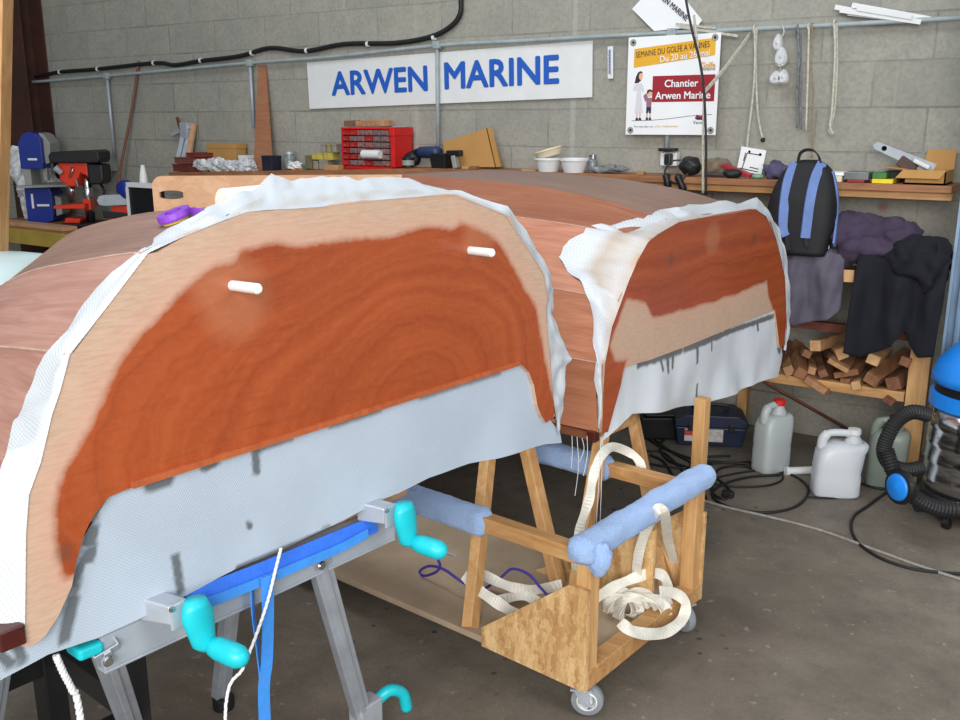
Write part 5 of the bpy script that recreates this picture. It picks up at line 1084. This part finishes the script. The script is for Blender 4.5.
MB(M).add([(-.13, -.118, .06), (-.06, -.118, .06), (-.06, -.118, .09), (-.13, -.118, .09)], [(0, 1, 2, 3)]).build('label_print', plain('label_red_print', srgb(190, 70, 60), .6), tb, fixn=False)
for x in (-.1, .1): MB(M).box((x, -.12, .105), (.03, .012, .04)).build('latch', BLACK, tb, bevel=.003)
P2 = at_z(662, 437, 0); MB(Matrix.Translation(P2) @ Matrix.Rotation(YAW, 4, 'Z')).span((-.12, -.05, .001), (.10, .12, .12)).span((-.1, -.05, .12), (.08, .1, .14)).build('black_case', BLACK, bevel=.01, label='black case on the dark floor left of the toolbox', cat='case')
# cables on the floor
CG = 'black cables on the floor behind the trolley'
def cable(pts, label, r=.006, mat=None, cat='cable', z=None):
    return MB().tube(spline([at_z(u, v, (z or r) + (q[0] if q else 0)) for u, v, *q in pts], 8), r, 8).build('cable', mat or RUBBER, smooth=True, label=label, cat=cat, group=CG if mat is None else None)
cable([(640, 462), (680, 468), (720, 463), (755, 465), (790, 474), (808, 488), (800, 504), (775, 512), (745, 511), (722, 504), (712, 494), (724, 484), (750, 477), (780, 475)], 'black cable lying in a wide loop before the canisters')
cable([(655, 440), (672, 452), (690, 462), (708, 472), (726, 486), (731, 495), (722, 499), (712, 490), (718, 470), (740, 466), (757, 470)], 'black cable running from beneath the far hull to a small plug')
cable([(640, 428), (650, 440), (668, 450), (690, 458), (715, 462), (740, 463), (750, 462)], 'black cable passing straight towards the red-capped canister', .007)
cable([(650, 455), (664, 462), (676, 480), (690, 494), (706, 500), (700, 486), (690, 470), (700, 458), (730, 456)], 'black cable coiled close beside the padded rail')
cable([(630, 436), (645, 450), (662, 452), (675, 462), (690, 478), (715, 484), (740, 487), (770, 485), (783, 478), (775, 470), (745, 472), (715, 478)], 'black cable snaking behind the wooden legs', .005)
cable([(668, 436), (660, 446), (668, 460), (688, 468), (700, 478)], 'short black cable below the toolbox', .007)
P = at_z(728, 494, .016); MB().box(P, (.05, .03, .03)).build('plug', RUBBER, bevel=.006, label='black cable plug on the floor beside the loop', cat='plug')
cable([(806, 497), (830, 498), (852, 497), (858, 496)], 'thin black lead lying in front of the white canister', .005)
cable([(856, 482), (872, 487), (886, 489), (893, 488), (884, 494), (868, 506), (855, 515), (851, 526), (856, 540), (870, 552), (890, 562), (920, 570), (962, 574)], 'black cable curving from the vacuum to the picture edge', .006)
cable([(702, 500), (730, 508), (770, 517), (820, 530), (870, 548), (920, 566), (966, 581)], 'pale grey rope lying straight across the floor', .006, plain('grey_rope', srgb(150, 146, 138), .8, .3, 50), 'rope')
# vacuum cleaner
VC = at_z(972, 516, 0); vc = thing('vacuum_cleaner', 'steel drum vacuum cleaner with blue top and black hose', 'vacuum', V((VC.x, VC.y, 0)))
R_ = .205
def vz(v): return at_d(955, v, (V((VC.x, VC.y, 0)) - RT * 0).dot(FW) - R_ * .8).z
z1 = .10; z2 = vz(420)
pf = [(R_ * .96, z1)]
for k in range(1, 5):
    z = lerp(z1, z2, k / 5); pf += [(R_, z - .012), (R_ * 1.02, z), (R_, z + .012)]
pf += [(R_, z2)]
MB().lathe(pf, (VC.x, VC.y, 0), None, 48).build('drum', CHROME, vc, smooth=True)
MB().lathe([(0, .045), (R_ * .9, .045), (R_ * 1.02, .065), (R_ * 1.02, .11), (R_ * .97, .12)], (VC.x, VC.y, 0), None, 40).build('base_ring', BLACK, vc, smooth=False)
zb_ = vz(405); zt_ = vz(395); zm = vz(362)
MB().lathe([(R_ * 1.0, z2 - .002), (R_ * 1.05, z2 + .005), (R_ * 1.05, zb_ - .005), (R_ * .98, zb_)], (VC.x, VC.y, 0), None, 40).build('lid_ring', BLUEV, vc)
MB().lathe([(R_ * .97, zb_), (R_ * .97, zt_)], (VC.x, VC.y, 0), None, 40).build('filter_band', BLACK, vc)
MB().lathe([(R_ * .9, zt_ - .006), (R_ * 1.05, zt_), (R_ * 1.05, zt_ + .03), (R_ * .97, zt_ + .08), (R_ * .72, zm + .01), (R_ * .4, zm + .05), (0, zm + .06)], (VC.x, VC.y, 0), None, 40).build('motor_dome', BLUEV, vc, smooth=True)
MB().tube(spline([(VC.x - .07, VC.y, zm + .035), (VC.x - .07, VC.y, zm + .10), (VC.x + .07, VC.y, zm + .10), (VC.x + .07, VC.y, zm + .035)], 5), .013, 10).build('carry_handle', BLACK, vc, smooth=True)
for a in (-2.5, -1.3, .3, 1.6, 2.9):
    c = V((VC.x, VC.y, .022)) + V((cos(a + YAW), sin(a + YAW), 0)) * R_ * 1.02; w_ = MB().lathe([(0, -.012), (.022, -.012), (.022, .012), (0, .012)], c, (sin(a + YAW), -cos(a + YAW), 0), 16).build('caster', BLACK, vc); MB().tube([c, c + UP * .05], .008, 8).build('stem', BLACK, w_)
dv = (V((VC.x, VC.y, 0))).dot(FW)
hp = [at_d(u, v, dv + o) for u, v, o in ((928, 415, -.16), (912, 412, -.17), (897, 421, -.18), (887, 438, -.19), (884, 452, -.19), (890, 464, -.19), (904, 470, -.18), (922, 468, -.17))]
def hose(pts, r, label=None):
    p = spline(pts, 14); rr = [r * (1 if i % 2 else .88) for i in range(len(p))]; return MB().tube(p, rr, 14).build('hose', RUBBER, vc, label=label)
hose(hp, .03)
hp = [at_d(u, v, dv + o) for u, v, o in ((886, 450, -.2), (893, 470, -.23), (905, 488, -.27), (922, 502, -.29), (945, 509, -.29), (975, 508, -.27), (1005, 500, -.2))]
hose(hp, .032)
c = at_d(900, 487, dv - .30); n_ = (RT * -.93 - FW * .36 + UP * .05).normalized(); k = dv / F
MB().lathe([(.02, -.02), (.062, -.02), (.068, 0), (.064, .012), (.056, .015)], c, n_, 28).build('nozzle_wheel', BLACK, vc); MB().lathe([(.057, .012), (.045, .022), (0, .028)], c, n_, 28).build('wheel_cover', BLUEV, vc, smooth=True)
# ------------------------------------------------------------------ far left bench and machines
LY = 4.15; LZ = at_y(35, 229, LY).z
lb = thing('workbench', 'low timber workbench carrying the machines in the far left corner', 'workbench', V((at_y(40, 230, LY).x, 4.5, 0)))
xa = at_y(-30, 230, LY).x; xb = at_y(160, 225, LY).x + .6
MB().span((xa, LY, LZ - .03), (xb, WALL_Y - .01, LZ)).build('bench_top', BENCHW, lb, bevel=.003)
MB().span((xa, LY - .04, LZ - .12), (xb, LY - .001, LZ - .01)).build('front_rail', plain('yellowed_timber', srgb(184, 156, 70), .6, .2, 6), lb, bevel=.003)
for x in (xa + .1, (xa + xb) / 2, xb - .2):
    for y in (LY + .05, WALL_Y - .12): MB().span((x, y, 0), (x + .08, y + .08, LZ - .03)).build('leg', BENCHW, lb)
MY = 4.5
def mp(u, v, y=MY): return at_y(u, v, y)
k = mpp(35, MY)
def mach(u, v): return V((mp(u, v).x, MY, LZ))
# bandsaw
bs = thing('band_saw', 'blue and grey band saw standing on the corner workbench', 'band saw', mach(38, 224))
RR = RT * .97; 
MF = Matrix((RT, FW, UP)).transposed().to_4x4()
bx = mp(42, 224); G = Matrix.Translation((bx.x, bx.y, LZ)) @ MF; S_ = k
def slab(pts, d0, d1, name, mat, parent, bev=.004):
    return MB(G).prism([(x * S_, d0, z * S_) for x, z in pts], (0, d1 - d0, 0)).build(name, mat, parent, bevel=bev)
slab([(-7, 0), (10, 0), (17, 2), (18, 28), (16, 34), (-8, 34), (-8, 3)], -.1, .12, 'lower_case', BLUEM, bs)
slab([(-8, 34), (-1, 34), (-1, 52), (-8, 52)], -.08, .10, 'column', GREYM, bs)
slab([(-9, 52), (12, 52), (13, 58), (13, 80), (9, 85), (2, 87), (-5, 84), (-9, 76)], -.1, .06, 'upper_case', BLUEM, bs)
slab([(13, 56), (18, 58), (19, 76), (14, 84), (9, 86), (11, 80)], -.05, .13, 'rear_cover', GREYM, bs)
slab([(-6, 34.2), (45, 36), (45, 38), (-10, 36.4)], -.22, .2, 'table', GREYM, bs)
slab([(8, 40), (12, 40), (12, 53), (8, 53)], -.03, .03, 'blade_guide', GREYM, bs)
slab([(-2, 14), (0, 14), (0, 28), (-2, 28)], -.104, -.1, 'emblem', WHITE, bs, 0)
slab([(3, 16), (15, 16), (15, 18), (3, 18)], -.104, -.1, 'emblem', WHITE, bs, 0); slab([(-1, 60), (8, 60), (8, 62), (-1, 62)], -.104, -.1, 'emblem', WHITE, bs, 0)
slab([(18, 6), (24, 8), (24, 24), (18, 26)], -.05, .1, 'motor_cover', GREYM, bs)
# drill press
dp = thing('drill_press', 'orange-red bench drill press with black belt cover', 'drill press', mach(90, 222)); bx = mp(91, 221); S_ = k * .9; G = Matrix.Translation((bx.x, bx.y, LZ)) @ MF
slab([(-27, 0), (14, 0), (14, 5), (-27, 4)], -.14, .14, 'base', BLACK, dp)
MB(G).tube([(0, 0, 4 * S_), (0, 0, 62 * S_)], .035, 18).build('column', CHROME, dp, smooth=True)
slab([(-30, 20), (2, 20), (2, 25), (-30, 23)], -.13, .13, 'table', ORANGEP, dp)
slab([(-4, 18), (4, 18), (4, 29), (-4, 29)], -.05, .05, 'table_clamp', ORANGEP, dp)
slab([(-24, 48), (-15, 42), (-8, 42), (-2, 56), (6, 52), (6, 67), (-24, 67)], -.08, .08, 'head', ORANGEP, dp, .01)
slab([(-30, 66), (19, 66), (21, 70), (21, 77), (17, 79), (-28, 77), (-31, 73)], -.12, .12, 'belt_cover', BLACK, dp, .01)
slab([(6, 44), (19, 44), (22, 48), (22, 64), (6, 66)], -.09, .09, 'motor', BLACK, dp, .015)
MB(G).tube([(-17 * S_, 0, 42 * S_), (-17 * S_, 0, 35 * S_), (-17 * S_, 0, 30 * S_)], [.03, .024, .008], 14).build('chuck', CHROME, dp, smooth=True)
MB(G).tube([(-20 * S_, -.10, 56 * S_), (-25 * S_, -.12, 62 * S_)], [.02, .026], 12).build('feed_knob', STEEL, dp)
for (a_, b_) in (((-12, 52), (-6, 62)), ((-6, 50), (-2, 42))): MB(G).tube([(a_[0] * S_, -.1, a_[1] * S_), (b_[0] * S_, -.14, b_[1] * S_)], .008, 8).build('feed_handle', CHROME, dp)
slab([(-24, 4.5), (-8, 4.5), (-6, 9), (-22, 10)], -.08, .08, 'vise', ORANGEP, dp, .006)
MB(G).tube(spline([(14 * S_, 0, 44 * S_), (18 * S_, -.02, 36 * S_), (14 * S_, -.02, 26 * S_), (18 * S_, .05, 30 * S_)], 6), .01, 8).build('cable', BLACK, dp)
# plastic bag, chainsaw, dark panel, cane etc
FILM = NT('clear_film'); FILM = FILM.fin(FILM.ramp(FILM.noise(FILM.co(), 18, 5), [(.35, srgb(176, 180, 182)), (.6, srgb(244, 246, 248))]), .2, 0, Transmission_Weight=.12)
m = MB(); m.blob(V((mp(17, 200).x, 4.68, LZ + .30)), (.17, .14, .30), .55, 7, 4, 3); m.build('plastic_sack', FILM, label='big crumpled clear plastic sack in the left corner', cat='bag')
m = MB(); m.span((xa + .2, LY + .02, LZ + .001), (mp(60, 225, LY).x, LY + .14, LZ + .03)); m.build('timber_plank', PLYLIGHT, bevel=.002, label='thin plank lying along the front of the corner workbench', cat='plank')
# chainsaw on a crate
by = 4.30; kc = mpp(120, by)
ck = thing('chainsaw', 'orange chainsaw with a long grey guide bar on the workbench', 'chainsaw', V((mp(125, 218, by).x, by, LZ)))
c = mp(122, 207, by); G = Matrix.Translation((c.x, c.y, LZ)) @ MF; S_ = kc; z0 = (at_y(122, 207, by).z - LZ) / kc
slab([(-13, 0), (12, 0), (13, z0 * .75), (6, z0 + 3), (-6, z0 + 3), (-12, z0 * .7)], -.05, .12, 'engine_housing', ORANGEP, ck, .012)
slab([(-12, z0 - 2), (30, z0 - 6), (30, z0 - 11), (-12, z0 - 9)], -.14, -.12, 'brace', BLACK, ck)
MB(G).prism([(x * S_, -.08, (z0 + z) * S_) for x, z in ((-20, 7), (-18, 11), (-14, 12.5), (32, 14), (32, 4), (-14, 2), (-18, 3))], (0, .012, 0)).build('guide_bar', STEEL, ck, bevel=.002)
dpn = thing('dark_screen', 'dark flat panel with white top edge beside the plywood board', 'screen', V((mp(142, 215, 4.1).x, 4.1, LZ)))
a = at_y(131, 216, 4.12); b = at_y(153, 216, 4.12); tt = at_y(132, 187, 4.12).z
MB().span((a.x, 4.12, LZ), (b.x + .1, 4.15, tt)).build('panel', BLACK, dpn); MB().span((a.x - .012, 4.11, tt), (b.x + .1, 4.16, tt + .03)).span((a.x - .02, 4.11, LZ), (a.x, 4.16, tt)).build('frame', WHITE, dpn)
m = MB(); m.blob(at_y(127, 190, 4.3), (.09, .06, .07), .1, 4, 3); m.build('blue_cap', BLUEM, smooth=True, label='dark blue rounded cover behind the dark panel', cat='cover')
w0 = at_y(144, 186, 4.2); w1 = at_y(142.5, 165, 4.2); m = MB(); m.tube([V((w0.x, 4.2, LZ)), w0, w0.lerp(w1, .5), w1], [.028, .03, .025, .012], 14); m.build('white_spout', WHITE, smooth=True, label='tall slim white tube standing behind the dark panel', cat='tube')
b0 = at_y(113, 205, 4.7); MB().tube(spline([V((b0.x, 4.7, LZ)), at_y(120, 172, 4.76), at_y(129, 125, 4.82), at_y(135, 90, 4.85), at_y(138.5, 61, 4.868)], 6), .011, 8).build('wooden_rod', plain('brown_rod', srgb(124, 82, 62), .6, .2), smooth=True, label='thin brown rod leaning against the wall above the drill press', cat='rod')
c = at_y(14, 130, WALL_Y - .06); MB().box(c, (.14, .118, .34)).box(c + V((0, -.052, .1)), (.1, .01, .06)).build('fuse_box', GREYM, bevel=.01, label='grey fuse box on the wall in the dark left corner', cat='box')
SZ = sz(195)
# clamps, strips on the left end of the shelf
cl = thing('bar_clamp', 'silver bar clamp leaning on the wall at the left end of the shelf', 'clamp', V((at_y(178, 172, 4.7).x, 4.7, SZ)))
p = at_y(176, 171, 4.70); q = at_y(185, 128, 4.85); p.z = SZ + .002
MB().bar(p, q, .035, .02).build('bar', STEEL, cl); MB().bar(p + V((.05, 0, 0)), q + V((.05, 0, -.03)), .03, .02).build('bar', STEEL, cl)
MB().bar(q + V((-.13, -.02, -.05)), q + V((.08, -.02, .01)), .03, .03).box(q + V((.03, -.02, -.02)), (.08, .05, .12)).build('head', STEEL, cl, bevel=.004); MB().tube([q + V((-.02, -.05, .08)), q + V((-.01, -.03, -.02))], .012, 8).build('screw', RUST, cl)
p = at_y(186, 166, 4.74); q = at_y(194, 124, 4.86); p.z = SZ + .002; MB().bar(p, q, .04, .02).build('wooden_strip', PLYLIGHT, label='narrow wooden strip leaning right behind the bar clamp', cat='strip')
SZ = sz(262)
a = at_y(253, 164, 4.72); b = at_y(272, 164, 4.72); c = at_y(265, 65, WALL_Y - .02); d = at_y(258, 65, WALL_Y - .02); a.z = b.z = SZ + .002
MB().prism([a, b, c, d], (0, .012, 0)).build('tapered_board', wood('brown_plywood', srgb(176, 122, 90), srgb(150, 98, 70)), label='tall tapered plywood strip leaning on the wall by a drop pipe', cat='board')
SZ = sz(200)
for i, (u0, u1, zb, h_, mt, lb_) in enumerate(((182, 214, 0, .05, plain('dark_red_box', srgb(110, 50, 44), .6, .4, 30), 'dark red box lying lowest left on the shelf end'), (184, 222, .055, .045, plain('brown_red_box', srgb(128, 74, 62), .6, .4, 30), 'brown-red flat box stacked on the dark red one'), (196, 213, .105, .03, plain('maroon_box', srgb(130, 54, 48), .6, .4, 30), 'small maroon box topmost of the stacked flat boxes'))):
    crate('flat_box', lb_, 'box', u0, u1, h_, mt, 4.74, .16, 'flat boxes at the left end of the shelf', SZ + zb)
SZ = sz(232)
crate('cardboard_carton', 'brown cardboard carton behind the crumpled film on the shelf', 'box', 214, 242, .19, CARD, 4.80, .1, lip=True)
crate('white_pot', 'small white pot with a dark lid beside the tapered plywood strip', 'pot', 243, 251, .11, WHITE, 4.76, .07)
m = MB()
for i, (u, r) in enumerate(((205, .09), (218, .11), (232, .10), (246, .09))): m.blob(V((sx(u, 4.66), 4.66, SZ + .04)), (r, .05, .04 + .012 * (i % 2)), .3, 10, 4, i * 3.1)
m.build('plastic_wrap', FILM, label='crumpled clear plastic wrap spread along the left end of the shelf', cat='wrap')
# ------------------------------------------------------------------ plywood board with hand slot behind the near hull, tape and roll on the hull
dL = 3.9
A = at_d(151, 216, dL); Bq = at_d(402, 190, dL); C = at_d(402, 174.5, dL); Dq = at_d(152, 176, dL); X = (C - Dq).normalized(); Y = UP
hB = .30; w = (C - Dq).length; O = Dq - Y * hB
pts = [(0, 0), (w, 0), (w, hB)] + [(.04 - .04 * sin(a), hB - .04 + .04 * cos(a)) for a in [i * pi / 12 for i in range(7)]]
sl = [(.075 + .048 * cx_, hB - .075 + .018 * cz_) for cx_, cz_ in [(max(-1, min(1, cos(t) * 1.3)), sin(t)) for t in [2 * pi * i / 20 for i in range(20)]]]
bm_pts = [V(p) for p in pts] + [V(p) for p in sl]; n1, n2 = len(pts), len(sl)
r = delaunay_2d_cdt(bm_pts, [(i, (i + 1) % n1) for i in range(n1)] + [(n1 + i, n1 + (i + 1) % n2) for i in range(n2)], [], 0, 1e-5)
slot = [tuple(p) for p in sl]; fs = [list(f) for f in r[2] if pdist((sum(r[0][i].x for i in f) / 3, sum(r[0][i].y for i in f) / 3), slot) < 0]
N_ = X.cross(Y).normalized()
o = MB().add([O + X * p.x + Y * p.y for p in r[0]], fs).build('plywood_board', PLYLIGHT, label='long plywood board with rounded corner and hand slot behind the nearest hull', cat='board', fixn=False)
sm = o.modifiers.new('solid', 'SOLIDIFY'); sm.thickness = .018; sm.offset = 0
# support for that board: a pair of plain trestle posts behind the hull
for g in (.25, .8):
    p = O + X * w * g; MB().bar(V((p.x, p.y, 0)), V((p.x, p.y, p.z)), .06, .045, up=X).build('timber_post', PINE, label='timber post carrying the plywood board behind the hull', cat='post', group='posts under the plywood board')
def onhull(u, v, bv=bv1):
    d = D(u, v).normalized(); h_ = bv.ray_cast(EYE, d); return h_[0], h_[1]
h_, n_ = onhull(177, 221)
if n_.z < 0: n_ = -n_
tp = thing('tape_roll', 'purple and yellow roll of tape lying on the nearest hull', 'tape', h_)
MB().lathe([(.016, .006), (.031, .006), (.032, .010), (.031, .019), (.016, .019), (.016, .006)], h_, n_, 32).build('purple_roll', PURPLE, tp); MB().lathe([(.015, .001), (.027, .001), (.027, .006), (.015, .006), (.015, .001)], h_, n_, 32).build('core', plain('olive_yellow_tape', srgb(190, 168, 60), .5), tp)
h2, n2_ = onhull(198, 218); MB().ribbon(spline([h_ + n_ * .016 + X * .03, h2 + n_ * .014, h2 + n_ * .006 + X * .02], 5), .014, n_, .001).build('tape_tail', PURPLE, tp)
p = bpx(216, 198, A1 + .30); q = bpx(330, 192, A1 + .24)
rl = thing('paper_roll', 'big white roll lying across the top of the nearest hull', 'roll', p)
hz, nz_ = onhull(236, 205); a = bpx(222, 203, A1 + .26); b = a + TV * .17 + UP * .004
MB().tube([a, a.lerp(b, .02), a.lerp(b, .98), b], [.024, .029, .029, .024], 24).build('roll', plain('cream_white_roll', srgb(238, 234, 222), .6, .05), rl)
# pale hull at the far left
p0_ = at_d(-60, 262, 4.4)
wd = thing('pale_dinghy', 'pale white dinghy hull lying behind the bow at the left edge', 'boat', V((p0_.x, p0_.y, 0)))
m = MB(); rings = []
e1 = at_d(42, 258, 3.75); e0 = e1 - RT * 1.3
for i in range(9):
    g = i / 8; c = e0.lerp(e1, g); s_ = 1 if g < .8 else 1 - (g - .8) * 1.0
    rings.append([c + FW * (.42 * s_ * cos(a)) + UP * (-.08 + .09 * s_ * max(-1, sin(a) * 1.1) * (1 if sin(a) > 0 else 3.0)) for a in [2 * pi * k_ / 24 for k_ in range(24)]])
m.loft(rings); m.build('hull_shell', plain('pale_gelcoat', srgb(206, 226, 226), .3, .06), wd, smooth=True)
m = MB(); m.tube([r_[0] - FW * .84 + UP * .0 for r_ in rings], .022, 8); m.build('rubbing_strip', plain('grey_strip', srgb(150, 178, 186), .5), wd, smooth=True)
for g in (2, 6):
    c = rings[g][18]; MB().bar(V((c.x, c.y, 0)), c + UP * .03, .08, .08).build('stand', BENCHW, wd)
# ------------------------------------------------------------------ light
w = bpy.data.worlds.new('world'); SC.world = w; w.use_nodes = True
bg = w.node_tree.nodes['Background']; bg.inputs[0].default_value = (.80, .90, 1, 1); bg.inputs[1].default_value = .42
def area(name, loc, target, size, power, col=(1, 1, 1)):
    l = bpy.data.lights.new(name, 'AREA'); l.shape = 'RECTANGLE'; l.size, l.size_y = size; l.energy = power; l.color = col
    o = bpy.data.objects.new(name, l); COL.objects.link(o); o.location = loc
    o.rotation_euler = (V(target) - V(loc)).to_track_quat('-Z', 'Y').to_euler(); return o
area('door_daylight', (1.5, -3.4, 2.7), (-1.0, 2.4, .9), (3.6, 3.0), 430, (1, .98, .95))
area('roof_light', (-2.2, 1.2, 4.6), (-1.6, 2.4, .6), (3.5, 1.6), 110, (.92, .96, 1))
area('side_fill', (2.9, 1.6, 2.9), (-1.2, 3.0, .9), (1.6, 1.6), 45, (.96, .98, 1))  # unseen fill lamp, added to brighten the far bulkhead and its cloth
SC.view_settings.view_transform = 'Standard'; SC.view_settings.look = 'None'; SC.view_settings.exposure = 0
